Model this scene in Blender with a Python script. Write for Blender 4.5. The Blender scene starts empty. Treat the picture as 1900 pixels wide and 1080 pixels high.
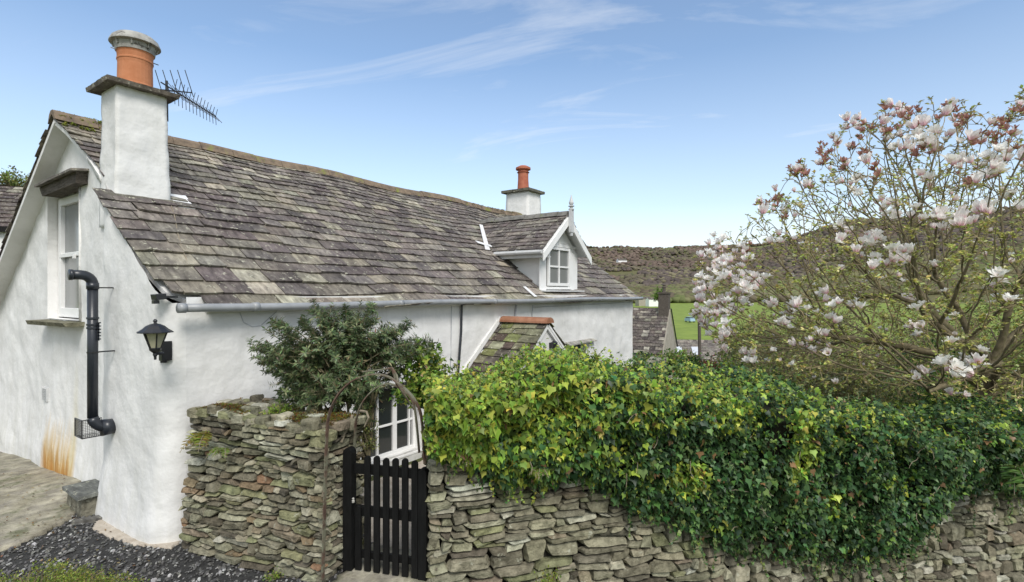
import bpy, math, random
import numpy as np
from mathutils import Vector, noise as mn, kdtree, Matrix
random.seed(7); rng = np.random.default_rng(11)
S = bpy.context.scene
C = S.collection
# ------------------------------------------------------------------ camera, sky, sun
ANG = math.radians(35.1); CA, SA = math.cos(ANG), math.sin(ANG)
def W(R, F, z=0.0): return Vector((SA*R + CA*F, -CA*R + SA*F, z))      # right / forward distances to world
def RF(x, y): return SA*x - CA*y, CA*x + SA*y
cam = bpy.data.objects.new('camera', bpy.data.cameras.new('camera')); C.objects.link(cam); S.camera = cam
cam.location = (0, 0, 2.5); cam.rotation_euler = (math.radians(90), 0, math.atan2(SA, CA) - math.pi/2)
cam.data.sensor_width = 36; cam.data.lens = 970/1900*36; cam.data.shift_y = 4/1900
cam.data.clip_start = .05; cam.data.clip_end = 20000
sun_to = Vector((-.42, -.62, .80)).normalized()
sl = bpy.data.lights.new('sun', 'SUN'); sun = bpy.data.objects.new('sun', sl); C.objects.link(sun)
sl.energy = 2.2; sl.angle = math.radians(22); sl.color = (1, .96, .9)
sun.rotation_euler = (-sun_to).to_track_quat('-Z', 'Y').to_euler()
world = bpy.data.worlds.new('World'); S.world = world; world.use_nodes = True
def build_world():
    nt = world.node_tree; N = nt.nodes; L = nt.links; N.clear()
    out = N.new('ShaderNodeOutputWorld'); bg = N.new('ShaderNodeBackground'); sky = N.new('ShaderNodeTexSky')
    sky.sky_type = 'NISHITA'; sky.sun_disc = False; sky.sun_elevation = math.asin(sun_to.z)
    sky.sun_rotation = math.atan2(sun_to.x, sun_to.y); sky.air_density = 1.0; sky.dust_density = .6; sky.ozone_density = 1.0
    bg.inputs[1].default_value = .15
    tc = N.new('ShaderNodeTexCoord'); sep = N.new('ShaderNodeSeparateXYZ'); L.new(tc.outputs['Generated'], sep.inputs[0])
    # project the view direction on a cloud layer high above: xy / (z + k)
    add = N.new('ShaderNodeMath'); add.operation = 'ADD'; add.inputs[1].default_value = .16; L.new(sep.outputs[2], add.inputs[0])
    dx = N.new('ShaderNodeMath'); dx.operation = 'DIVIDE'; L.new(sep.outputs[0], dx.inputs[0]); L.new(add.outputs[0], dx.inputs[1])
    dy = N.new('ShaderNodeMath'); dy.operation = 'DIVIDE'; L.new(sep.outputs[1], dy.inputs[0]); L.new(add.outputs[0], dy.inputs[1])
    cmb = N.new('ShaderNodeCombineXYZ'); L.new(dx.outputs[0], cmb.inputs[0]); L.new(dy.outputs[0], cmb.inputs[1])
    mp = N.new('ShaderNodeMapping'); mr0 = N.new('ShaderNodeMapping'); mr0.inputs['Rotation'].default_value = (0, 0, math.radians(62)); L.new(cmb.outputs[0], mr0.inputs[0]); mp.inputs['Scale'].default_value = (.50, 1.5, 1)
    mp.inputs['Location'].default_value = (3.9, 1.3, 0)
    L.new(mr0.outputs[0], mp.inputs[0])
    n1 = N.new('ShaderNodeTexNoise'); n1.inputs['Scale'].default_value = 1.5; n1.inputs['Detail'].default_value = 9; n1.inputs['Roughness'].default_value = .62; n1.inputs['Distortion'].default_value = 1.3
    L.new(mp.outputs[0], n1.inputs['Vector'])
    r1 = N.new('ShaderNodeValToRGB'); r1.color_ramp.elements[0].position = .49; r1.color_ramp.elements[1].position = .78; L.new(n1.outputs[0], r1.inputs[0])
    # whitish veil near the horizon
    r2 = N.new('ShaderNodeValToRGB'); e = r2.color_ramp.elements; e[0].position = 0; e[0].color = (.88, .88, .88, 1); e[1].position = .40; e[1].color = (.05, .05, .05, 1)
    m = e.new(.075); m.color = (.72, .72, .72, 1); m = e.new(.16); m.color = (.32, .32, .32, 1)
    L.new(sep.outputs[2], r2.inputs[0])
    mx = N.new('ShaderNodeMath'); mx.operation = 'MAXIMUM'; L.new(r2.outputs[0], mx.inputs[1])
    k = N.new('ShaderNodeMath'); k.operation = 'MULTIPLY'; k.inputs[1].default_value = .46; L.new(r1.outputs[0], k.inputs[0]); L.new(k.outputs[0], mx.inputs[0])
    # unseen white cloud overhead and behind the camera, added to neutralise blue sky light
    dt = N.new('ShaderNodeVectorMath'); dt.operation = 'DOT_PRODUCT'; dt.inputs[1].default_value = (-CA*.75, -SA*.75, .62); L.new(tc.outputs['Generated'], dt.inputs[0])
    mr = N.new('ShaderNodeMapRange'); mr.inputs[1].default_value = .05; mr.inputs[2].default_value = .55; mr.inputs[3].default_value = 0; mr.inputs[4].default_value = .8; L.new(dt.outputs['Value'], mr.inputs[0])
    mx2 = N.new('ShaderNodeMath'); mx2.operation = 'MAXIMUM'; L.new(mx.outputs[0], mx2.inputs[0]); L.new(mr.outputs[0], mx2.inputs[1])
    tint = N.new('ShaderNodeMix'); tint.data_type = 'RGBA'; tint.blend_type = 'MULTIPLY'; tint.inputs['Factor'].default_value = 1; tint.inputs['B'].default_value = (.92, 1.0, 1.03, 1); L.new(sky.outputs[0], tint.inputs['A'])
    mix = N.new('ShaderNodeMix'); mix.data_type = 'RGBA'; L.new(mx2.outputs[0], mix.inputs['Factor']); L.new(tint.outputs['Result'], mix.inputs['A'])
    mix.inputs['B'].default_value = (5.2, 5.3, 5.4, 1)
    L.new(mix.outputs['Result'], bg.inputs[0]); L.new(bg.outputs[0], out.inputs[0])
build_world()
S.view_settings.view_transform = 'Standard'; S.view_settings.look = 'None'; S.view_settings.gamma = 1
S.view_settings.exposure = 0.40
S.render.engine = 'CYCLES'

# ------------------------------------------------------------------ helpers
def ray(px, py):
    R = (px-950)/970; return Vector((SA*R + CA, -CA*R + SA, (544-py)/970))
def on_y(px, py, y): r = ray(px, py); return Vector((0, 0, 2.5)) + r*(y/r.y)
def on_x(px, py, x): r = ray(px, py); return Vector((0, 0, 2.5)) + r*(x/r.x)
def on_z(px, py, z): r = ray(px, py); return Vector((0, 0, 2.5)) + r*((z-2.5)/r.z)
def at(px, py, F): return Vector((0, 0, 2.5)) + ray(px, py)*F
def nz(p, f=1.0, o=0.0): return mn.noise(Vector((p[0]*f+o, p[1]*f+o*1.7, p[2]*f-o)))
def sm(a, b, x): t = min(1, max(0, (x-a)/(b-a))); return t*t*(3-2*t)

def material(name, c1, c2=None, scale=4, rough=.85, bump=.25, bscale=25, bdist=.01, attr=False, c3=None, s3=6, t3=.62, w3=.06,
             spec=.3, trans=0, stretch=(1, 1, 1), metal=0, bump2=None, lo=.35, hi=.65, blotch=0):
    m = bpy.data.materials.new(name); m.use_nodes = True; nt = m.node_tree; N = nt.nodes; L = nt.links
    b = N['Principled BSDF']; b.inputs['Roughness'].default_value = rough; b.inputs['Specular IOR Level'].default_value = spec; b.inputs['Metallic'].default_value = metal
    tc = N.new('ShaderNodeTexCoord'); mp = N.new('ShaderNodeMapping'); mp.inputs['Scale'].default_value = stretch; L.new(tc.outputs['Object'], mp.inputs[0])
    c2 = c2 or c1
    n = N.new('ShaderNodeTexNoise'); n.inputs['Scale'].default_value = scale; n.inputs['Detail'].default_value = 7; n.inputs['Roughness'].default_value = .6; L.new(mp.outputs[0], n.inputs['Vector'])
    r = N.new('ShaderNodeValToRGB'); r.color_ramp.elements[0].position = lo; r.color_ramp.elements[1].position = hi
    r.color_ramp.elements[0].color = (*c1, 1); r.color_ramp.elements[1].color = (*c2, 1); L.new(n.outputs[0], r.inputs[0]); col = r.outputs[0]
    if attr:
        a = N.new('ShaderNodeAttribute'); a.attribute_name = 'Col'
        x = N.new('ShaderNodeMix'); x.data_type = 'RGBA'; x.blend_type = 'MULTIPLY'; x.inputs['Factor'].default_value = 1
        L.new(col, x.inputs['A']); L.new(a.outputs['Color'], x.inputs['B']); col = x.outputs['Result']
    if blotch:
        nl = N.new('ShaderNodeTexNoise'); nl.inputs['Scale'].default_value = blotch; nl.inputs['Detail'].default_value = 9; nl.inputs['Roughness'].default_value = .65; L.new(tc.outputs['Object'], nl.inputs['Vector'])
        rl = N.new('ShaderNodeValToRGB'); rl.color_ramp.elements[0].position = .38; rl.color_ramp.elements[1].position = .62; rl.color_ramp.elements[0].color = (.76, .74, .75, 1); rl.color_ramp.elements[1].color = (1.3, 1.28, 1.2, 1); L.new(nl.outputs[0], rl.inputs[0])
        x = N.new('ShaderNodeMix'); x.data_type = 'RGBA'; x.blend_type = 'MULTIPLY'; x.inputs['Factor'].default_value = 1; L.new(col, x.inputs['A']); L.new(rl.outputs[0], x.inputs['B']); col = x.outputs['Result']
    if c3:
        n3 = N.new('ShaderNodeTexNoise'); n3.inputs['Scale'].default_value = s3; n3.inputs['Detail'].default_value = 8; n3.inputs['Roughness'].default_value = .7; L.new(tc.outputs['Object'], n3.inputs['Vector'])
        r3 = N.new('ShaderNodeValToRGB'); r3.color_ramp.elements[0].position = t3; r3.color_ramp.elements[1].position = t3+w3; L.new(n3.outputs[0], r3.inputs[0])
        x = N.new('ShaderNodeMix'); x.data_type = 'RGBA'; L.new(r3.outputs[0], x.inputs['Factor']); L.new(col, x.inputs['A']); x.inputs['B'].default_value = (*c3, 1); col = x.outputs['Result']
    L.new(col, b.inputs['Base Color'])
    if bump:
        nb = N.new('ShaderNodeTexNoise'); nb.inputs['Scale'].default_value = bscale; nb.inputs['Detail'].default_value = 6; nb.inputs['Roughness'].default_value = .6; L.new(mp.outputs[0], nb.inputs['Vector'])
        bp = N.new('ShaderNodeBump'); bp.inputs['Strength'].default_value = bump; bp.inputs['Distance'].default_value = bdist; L.new(nb.outputs[0], bp.inputs['Height'])
        if bump2:
            nb2 = N.new('ShaderNodeTexNoise'); nb2.inputs['Scale'].default_value = bump2[0]; nb2.inputs['Detail'].default_value = 3; L.new(tc.outputs['Object'], nb2.inputs['Vector'])
            bp2 = N.new('ShaderNodeBump'); bp2.inputs['Strength'].default_value = bump2[1]; bp2.inputs['Distance'].default_value = bump2[2]; L.new(nb2.outputs[0], bp2.inputs['Height']); L.new(bp2.outputs[0], bp.inputs['Normal'])
        L.new(bp.outputs[0], b.inputs['Normal'])
    if trans:
        tr = N.new('ShaderNodeBsdfTranslucent'); L.new(col, tr.inputs['Color']); ms = N.new('ShaderNodeMixShader'); ms.inputs[0].default_value = trans
        L.new(b.outputs[0], ms.inputs[1]); L.new(tr.outputs[0], ms.inputs[2]); L.new(ms.outputs[0], N['Material Output'].inputs[0])
    return m, col, b

def limewash():
    m, col, b = material('limewash', (.67, .665, .65), (.78, .775, .76), scale=1.3, rough=.9, bump=.34, bscale=17, bdist=.014, bump2=(3.6, .42, .06))
    nt = m.node_tree; N = nt.nodes; L = nt.links
    tc = N.new('ShaderNodeTexCoord'); sep = N.new('ShaderNodeSeparateXYZ'); L.new(tc.outputs['Object'], sep.inputs[0])
    def mr(sock, a, bb, c, d):
        x = N.new('ShaderNodeMapRange'); x.inputs[1].default_value = a; x.inputs[2].default_value = bb; x.inputs[3].default_value = c; x.inputs[4].default_value = d; L.new(sock, x.inputs[0]); return x.outputs[0]
    def mul(*s):
        o = s[0]
        for q in s[1:]:
            x = N.new('ShaderNodeMath'); x.operation = 'MULTIPLY'; L.new(o, x.inputs[0]); L.new(q, x.inputs[1]); o = x.outputs[0]
        return o
    def blend(c, f, rgb):
        x = N.new('ShaderNodeMix'); x.data_type = 'RGBA'; L.new(f, x.inputs['Factor']); L.new(c, x.inputs['A']); x.inputs['B'].default_value = (*rgb, 1); return x.outputs['Result']
    # dirt specks
    n0 = N.new('ShaderNodeTexNoise'); n0.inputs['Scale'].default_value = 14; n0.inputs['Detail'].default_value = 9; n0.inputs['Roughness'].default_value = .75; L.new(tc.outputs['Object'], n0.inputs['Vector'])
    col = blend(col, mul(mr(n0.outputs[0], .60, .74, 0, .42)), (.42, .41, .36))
    # greenish grime towards the foot of the wall and streaks
    st = N.new('ShaderNodeMapping'); st.inputs['Scale'].default_value = (5, 5, .5); L.new(tc.outputs['Object'], st.inputs[0])
    n1 = N.new('ShaderNodeTexNoise'); n1.inputs['Scale'].default_value = 1.6; n1.inputs['Detail'].default_value = 7; L.new(st.outputs[0], n1.inputs['Vector'])
    col = blend(col, mul(mr(sep.outputs[2], 1.1, -.2, .05, 1), mr(n1.outputs[0], .42, .7, 0, .42)), (.50, .50, .40))
    col = blend(col, mr(n1.outputs[0], .55, .75, 0, .3), (.58, .58, .55))
    # rust stain low on the gable
    st2 = N.new('ShaderNodeMapping'); st2.inputs['Scale'].default_value = (1, 9, 1.0); L.new(tc.outputs['Object'], st2.inputs[0])
    n2 = N.new('ShaderNodeTexNoise'); n2.inputs['Scale'].default_value = 1.6; n2.inputs['Detail'].default_value = 6; L.new(st2.outputs[0], n2.inputs['Vector'])
    ed = N.new('ShaderNodeMath'); ed.operation = 'ADD'; L.new(sep.outputs[2], ed.inputs[0]); L.new(mr(n2.outputs[0], .35, .65, -.16, .16), ed.inputs[1])
    mask = mul(mr(sep.outputs[1], 8.82, 8.95, 0, 1), mr(sep.outputs[1], 10.2, 9.95, 0, 1), mr(sep.outputs[0], 2.9, 2.6, 0, 1), mr(ed.outputs[0], .72, .10, 0, 1), mr(n2.outputs[0], .30, .52, .85, 1))
    col = blend(col, mask, (.60, .42, .17))
    col = blend(col, mul(mask, mr(ed.outputs[0], .30, -.05, 0, 1)), (.42, .19, .04))
    m2 = mul(mr(sep.outputs[1], 8.84, 8.92, 0, 1), mr(sep.outputs[1], 9.08, 8.98, 0, 1), mr(sep.outputs[2], 1.7, .5, 0, .5), mr(sep.outputs[0], 2.9, 2.6, 0, 1))
    col = blend(col, m2, (.62, .56, .35))
    L.new(col, b.inputs['Base Color'])
    return m
MT = {}
MT['lime'] = limewash()
def mk(k, *a, **kw): MT[k] = material(k, *a, **kw)[0]
mk('slate', (.50, .48, .46), (1.30, 1.28, 1.22), scale=5, rough=.8, bump=.7, bscale=30, bdist=.014, attr=True, c3=(.50, .49, .38), s3=15, t3=.575, w3=.09, spec=.25, stretch=(3.2, 1, 1), lo=.33, hi=.67, blotch=2.2)
mk('ridge', (.13, .10, .075), (.24, .18, .125), scale=9, rough=.9, bump=.5, bscale=30, bdist=.02, c3=(.20, .22, .05), s3=3, t3=.55, w3=.12)
mk('terracotta', (.42, .16, .07), (.52, .22, .11), scale=5, rough=.75, bump=.15, c3=(.20, .12, .09), s3=5, t3=.62, w3=.15)
mk('dull_tile', (.26, .11, .06), (.36, .18, .11), scale=7, rough=.85, bump=.3, c3=(.16, .13, .09), s3=6, t3=.56, w3=.15)
mk('clay_red', (.34, .10, .06), (.42, .15, .09), scale=8, rough=.75, bump=.15)
mk('whitepaint', (.76, .76, .75), (.82, .82, .81), scale=3, rough=.45, bump=.08, bscale=40, bdist=.004)
mk('greypaint', (.50, .51, .51), (.60, .60, .60), scale=6, rough=.5, bump=.1)
mk('lead', (.33, .34, .36), (.48, .49, .51), scale=5, rough=.5, bump=.25, spec=.5)
mk('greyridge', (.13, .125, .115), (.22, .21, .19), scale=8, rough=.8, bump=.5, bscale=30, c3=(.14, .16, .07), s3=6, t3=.58, w3=.1)
mk('flash', (.62, .63, .64), (.78, .78, .78), scale=8, rough=.6, bump=.2)
mk('metal', (.26, .25, .23), (.42, .41, .38), scale=10, rough=.75, bump=.4, spec=.3, c3=(.10, .09, .08), s3=9, t3=.56)
mk('gutter', (.24, .25, .26), (.32, .33, .34), scale=5, rough=.35, bump=.04, spec=.5)
mk('blackpaint', (.004, .004, .004), (.009, .009, .009), scale=12, rough=.6, bump=.2, bscale=30, spec=.2, stretch=(4, 4, .6))
mk('blackmetal', (.012, .012, .014), (.022, .022, .025), scale=8, rough=.35, bump=.08, spec=.5)
mk('blackpipe', (.016, .019, .026), (.024, .028, .036), scale=3, rough=.33, bump=.04, spec=.5)
mk('oldwood', (.055, .045, .038), (.14, .12, .10), scale=10, rough=.9, bump=.6, bscale=20, bdist=.02, stretch=(3, .6, 6))
mk('rust', (.07, .042, .032), (.14, .09, .065), scale=18, rough=.85, bump=.4, c3=(.17, .17, .12), s3=3.2, t3=.48, w3=.1)
mk('stone', (.55, .55, .50), (1.25, 1.25, 1.18), scale=13, rough=.9, bump=.9, bscale=30, bdist=.025, attr=True, c3=(.46, .46, .36), s3=11, t3=.60, w3=.10, bump2=(9, .6, .04))
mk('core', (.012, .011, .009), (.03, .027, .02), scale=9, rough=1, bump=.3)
mk('moss', (.06, .08, .012), (.17, .17, .03), scale=14, rough=1, bump=.9, bscale=60, bdist=.03, c3=(.16, .06, .02), s3=5, t3=.52, w3=.06)
mk('concrete', (.20, .185, .14), (.36, .34, .28), scale=3.2, rough=.85, bump=.6, bscale=30, bdist=.02, c3=(.11, .12, .06), s3=2.4, t3=.52, w3=.14, blotch=6)
mk('mortar', (.36, .31, .25), (.50, .45, .38), scale=7, rough=.95, bump=.5, bscale=50)
mk('gravelbed', (.028, .028, .028), (.06, .06, .058), scale=22, rough=.95, bump=.9, bscale=90, bdist=.02)
mk('chips', (.8, .8, .8), (1.2, 1.2, 1.2), scale=20, rough=.7, bump=.2, attr=True)
mk('soil', (.035, .04, .018), (.10, .12, .035), scale=3, rough=1, bump=.5, bscale=12)
mk('leaf', (.85, .85, .85), (1.2, 1.2, 1.2), scale=6, rough=.5, bump=0, attr=True, spec=.3, trans=.4)
mk('glossleaf', (.8, .8, .8), (1.2, 1.2, 1.2), scale=6, rough=.42, bump=0, attr=True, spec=.3, trans=.2)
mk('petal', (.97, .97, .97), (1, 1, 1), scale=6, rough=.6, bump=0, attr=True, spec=.2, trans=.4)
mk('bark', (.11, .09, .055), (.25, .21, .13), scale=12, rough=.95, bump=.6, bscale=30, c3=(.11, .12, .035), s3=4, t3=.52, w3=.15)
mk('twig', (.17, .135, .075), (.33, .27, .15), scale=12, rough=.9, bump=0)
mk('paletwig', (.20, .17, .12), (.32, .27, .2), scale=12, rough=.9, bump=0)
mk('harling', (.30, .27, .22), (.40, .37, .31), scale=3, rough=.95, bump=.4)
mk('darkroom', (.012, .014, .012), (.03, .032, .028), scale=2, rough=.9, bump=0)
mk('blind', (.35, .35, .35), (.42, .42, .41), scale=3, rough=.8, bump=0)
mk('hillwood', (.8, .8, .8), (1.2, 1.2, 1.2), scale=.02, rough=1, bump=0, attr=True, spec=0)
def glassmat(name, c, rough=.04):
    m = bpy.data.materials.new(name); m.use_nodes = True; N = m.node_tree.nodes; b = N['Principled BSDF']
    b.inputs['Base Color'].default_value = (*c, 1); b.inputs['Roughness'].default_value = rough; b.inputs['Specular IOR Level'].default_value = .7; return m
MT['glass'] = glassmat('glass', (.025, .03, .03)); MT['glassgrey'] = glassmat('glassgrey', (.20, .21, .21), .12); MT['lampglass'] = glassmat('lampglass', (.42, .40, .28), .12)
MT['skylight'] = glassmat('skylight', (.55, .58, .62), .15)

def link(o, parent=None):
    C.objects.link(o)
    if parent is not None:
        o.parent = parent
        M = Matrix.Translation(parent.location) if parent.type == 'EMPTY' else Matrix.Identity(4)
        o.matrix_parent_inverse = M.inverted()
    return o
def tag(o, label=None, cat=None, group=None, kind=None):
    if label: o['label'] = label
    if cat: o['category'] = cat
    if group: o['group'] = group
    if kind: o['kind'] = kind
    return o
def thing(name, loc, label, cat, group=None):
    o = bpy.data.objects.new(name, None); o.location = loc; o.empty_display_size = .1; C.objects.link(o); return tag(o, label, cat, group)
def mesh_from(name, V, Fc, mat, parent=None, smooth=False, col=None):
    me = bpy.data.meshes.new(name)
    me.from_pydata([tuple(v) for v in V], [], Fc); me.validate(); me.update()
    if col is not None:
        a = me.color_attributes.new('Col', 'FLOAT_COLOR', 'POINT'); c = np.ones((len(V), 4), np.float32); c[:, :3] = np.asarray(col, np.float32); a.data.foreach_set('color', c.ravel())
    if smooth: me.shade_smooth()
    me.materials.append(MT[mat] if isinstance(mat, str) else mat)
    return link(bpy.data.objects.new(name, me), parent)
def np_mesh(name, V, Fa, mat, parent=None, smooth=False, col=None):
    """V (n,3), Fa (m,k) arrays, fast."""
    V = np.ascontiguousarray(V, np.float32); Fa = np.ascontiguousarray(Fa, np.int32); m, k = Fa.shape
    me = bpy.data.meshes.new(name); me.vertices.add(len(V)); me.vertices.foreach_set('co', V.ravel())
    me.loops.add(m*k); me.loops.foreach_set('vertex_index', Fa.ravel()); me.polygons.add(m)
    me.polygons.foreach_set('loop_start', np.arange(0, m*k, k, dtype=np.int32)); me.polygons.foreach_set('loop_total', np.full(m, k, np.int32))
    me.update(calc_edges=True)
    if smooth: me.shade_smooth()
    if col is not None:
        a = me.color_attributes.new('Col', 'FLOAT_COLOR', 'POINT'); c = np.ones((len(V), 4), np.float32); c[:, :3] = col; a.data.foreach_set('color', c.ravel())
    me.materials.append(MT[mat]); return link(bpy.data.objects.new(name, me), parent)
class MB:
    def __init__(s): s.v = []; s.f = []; s.c = []
    def add(s, vs, fs, c=None):
        o = len(s.v); s.v += [Vector(v) for v in vs]; s.f += [[i+o for i in f] for f in fs]; s.c += [c or (1, 1, 1)]*len(vs)
    def obox(s, o, U, V, N, c=None):          # corner o and three edge vectors
        o, U, V, N = Vector(o), Vector(U), Vector(V), Vector(N)
        p = [o, o+U, o+U+V, o+V, o+N, o+U+N, o+U+V+N, o+V+N]
        s.add(p, [[0, 3, 2, 1], [4, 5, 6, 7], [0, 1, 5, 4], [1, 2, 6, 5], [2, 3, 7, 6], [3, 0, 4, 7]], c)
    def box(s, x0, x1, y0, y1, z0, z1, c=None): s.obox((x0, y0, z0), (x1-x0, 0, 0), (0, y1-y0, 0), (0, 0, z1-z0), c)
    def tube(s, pts, r, n=8, cap=True, c=None):
        pts = [Vector(p) for p in pts]; rr = r if hasattr(r, '__len__') else [r]*len(pts); vs = []; fs = []; prev = None
        for i, p in enumerate(pts):
            d = (pts[min(i+1, len(pts)-1)] - pts[max(i-1, 0)]).normalized()
            if prev is None: a = d.orthogonal().normalized()
            else: a = (prev - d*prev.dot(d)); a = a.normalized() if a.length > 1e-6 else d.orthogonal().normalized()
            prev = a; b = d.cross(a)
            vs += [p + (a*math.cos(t) + b*math.sin(t))*rr[i] for t in [2*math.pi*k/n for k in range(n)]]
        for i in range(len(pts)-1):
            for k in range(n): fs.append([i*n+k, i*n+(k+1) % n, (i+1)*n+(k+1) % n, (i+1)*n+k])
        if cap: fs += [list(range(n))[::-1], [(len(pts)-1)*n+k for k in range(n)]]
        s.add(vs, fs, c)
    def lathe(s, o, prof, n=20, c=None):
        o = Vector(o); vs = []; fs = []
        for r, z in prof: vs += [o + Vector((r*math.cos(2*math.pi*k/n), r*math.sin(2*math.pi*k/n), z)) for k in range(n)]
        for i in range(len(prof)-1):
            for k in range(n): fs.append([i*n+k, i*n+(k+1) % n, (i+1)*n+(k+1) % n, (i+1)*n+k])
        fs += [list(range(n))[::-1], [(len(prof)-1)*n+k for k in range(n)]]
        s.add(vs, fs, c)
    def build(s, name, mat, parent=None, smooth=False, col=False, bevel=0):
        o = mesh_from(name, s.v, s.f, mat, parent, smooth, s.c if col else None)
        if bevel:
            b = o.modifiers.new('bevel', 'BEVEL'); b.width = bevel; b.segments = 2; b.limit_method = 'ANGLE'
        return o
def rough_box(c8, res, amp, freq=4, seed=0):
    """c8: bottom four corners then top four, counter-clockwise; faces displaced outward by noise; welded by position."""
    c8 = [Vector(p) for p in c8]; ctr = sum(c8, Vector())/8; mb = {}; V = []; Fs = []
    def vid(p):
        k = (round(p.x, 4), round(p.y, 4), round(p.z, 4))
        if k not in mb:
            mb[k] = len(V); d = (p-ctr).normalized()
            V.append(p + d*amp*(nz(p, freq, seed) + .5*nz(p, freq*2.6, seed+3)))
        return mb[k]
    for q in ([0, 1, 5, 4], [1, 2, 6, 5], [2, 3, 7, 6], [3, 0, 4, 7], [4, 5, 6, 7], [3, 2, 1, 0]):
        a, b, c, d = [c8[i] for i in q]; nu = max(1, int((b-a).length/res)); nv = max(1, int((d-a).length/res))
        g = [[vid((a.lerp(b, i/nu)).lerp(d.lerp(c, i/nu), j/nv)) for i in range(nu+1)] for j in range(nv+1)]
        for j in range(nv):
            for i in range(nu): Fs.append([g[j][i], g[j][i+1], g[j+1][i+1], g[j+1][i]])
    return V, Fs
def boxc(x0, x1, y0, y1, z0, z1, t=0): # t: top inset
    return [(x0, y0, z0), (x1, y0, z0), (x1, y1, z0), (x0, y1, z0), (x0+t, y0+t, z1), (x1-t, y0+t, z1), (x1-t, y1-t, z1), (x0+t, y1-t, z1)]

# leaf templates: (verts (x across, y along, z up)), triangle faces
IVY = (np.array([(0, .3, .03), (0, 0, 0), (.38, -.1, -.03), (.50, .3, -.05), (.22, .5, 0), (0, 1, -.06), (-.22, .5, 0), (-.50, .3, -.05), (-.38, -.1, -.03)]),
       np.array([(0, 1, 2), (0, 2, 3), (0, 3, 4), (0, 4, 5), (0, 5, 6), (0, 6, 7), (0, 7, 8), (0, 8, 1)]))
OVAL = (np.array([(0, 0, 0), (.26, .3, .06), (.22, .7, .05), (0, 1, -.03), (-.22, .7, .05), (-.26, .3, .06)]), np.array([(0, 1, 3), (1, 2, 3), (0, 3, 5), (3, 4, 5)]))
LANCE = (np.array([(0, 0, 0), (.13, .45, .03), (0, 1, -.06), (-.13, .45, .03)]), np.array([(0, 1, 2), (0, 2, 3)]))
def leaves(name, P, Nn, T, size, col, mat, tmpl, parent=None):
    tv, tf = tmpl; P = np.asarray(P, float); Nn = np.asarray(Nn, float); T = np.asarray(T, float)
    Nn = Nn/np.linalg.norm(Nn, axis=1, keepdims=True); T = T - Nn*(T*Nn).sum(1, keepdims=True); T /= np.linalg.norm(T, axis=1, keepdims=True)+1e-9
    X = np.cross(T, Nn); s = np.asarray(size, float)[:, None, None]
    V = P[:, None, :] + s*(tv[None, :, 0:1]*X[:, None, :] + tv[None, :, 1:2]*T[:, None, :] + tv[None, :, 2:3]*Nn[:, None, :])
    n, k = len(P), len(tv); Fa = (tf[None] + (np.arange(n)*k)[:, None, None]).reshape(-1, 3)
    return np_mesh(name, V.reshape(-1, 3), Fa, mat, parent, False, np.repeat(np.asarray(col), k, axis=0))
def rvec(n): v = rng.normal(size=(n, 3)); return v/np.linalg.norm(v, axis=1, keepdims=True)
def pick(cols, w, n, jit=.25):
    c = np.array(cols)[rng.choice(len(cols), n, p=np.array(w)/sum(w))]; return c*(1+jit*(rng.random((n, 1))-.5)*2)*(1+.1*rng.normal(size=(n, 3)))

# ------------------------------------------------------------------ ground and far land
def zg(x, y):
    R, F = RF(x, y); z = 0.0
    if y > 8.6 and x < 4: z -= .075*min(y-8.6, 8)
    if y < 5.6: z -= .22*min(max(0, R+.6), 9)*(1-sm(7, 14, F))
    d = math.hypot(x, y)
    z -= 1.2*sm(10, 22, F)*sm(-2, 2, R) + 4.8*sm(22, 70, d)
    return z
def zfar(R, F):
    d = math.hypot(R, F); az = math.atan2(R, F)
    k = sm(430, 1350, d); h = k*(112 + 46*sm(.44, .60, az) - 60*sm(.02, -.5, az)) + k*(14*mn.noise(Vector((R/260, F/260, 3))) + 5*mn.noise(Vector((R/70, F/70, 1))))
    return h + 24*sm(380, 520, d)*sm(.30, .75, az)*0
def zground(x, y):
    R, F = RF(x, y); z = zg(x, y)
    if F > 100: z += zfar(R, F)
    return z
def build_ground():
    rad = [0] + list(np.geomspace(.6, 9000, 150)); na = 288; V = []; Fs = []; col = []
    for r in rad:
        for k in range(na):
            a = 2*math.pi*k/na; x, y = r*math.cos(a), r*math.sin(a); z = zground(x, y)
            V.append((x, y, z)); d = r
            if d < 60: c = (.9, .9, .7)
            elif d < 470: c = (2.7, 3.1, 1.3) if d > 75 else (1.3, 1.7, .8)
            else: c = (1.7, 1.4, 1.4)
            if d > 1000 and nz((x, y, 0), .004, 5) > .1: c = (2.2, 2.1, 1.6)
            col.append(c)
    n = na
    for i in range(len(rad)-1):
        for k in range(n): Fs.append([i*n+k, i*n+(k+1) % n, (i+1)*n+(k+1) % n, (i+1)*n+k])
    mk('ground', (.055, .065, .025), (.085, .095, .04), scale=.3, rough=1, bump=.3, bscale=5, bdist=.03, attr=True)
    tag(mesh_from('ground', V, Fs, 'ground', None, True, col), kind='structure')
build_ground()
def inpoly(x, y, P):
    c = False; j = len(P)-1
    for i in range(len(P)):
        if (P[i][1] > y) != (P[j][1] > y) and x < (P[j][0]-P[i][0])*(y-P[i][1])/(P[j][1]-P[i][1]) + P[i][0]: c = not c
        j = i
    return c
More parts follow.
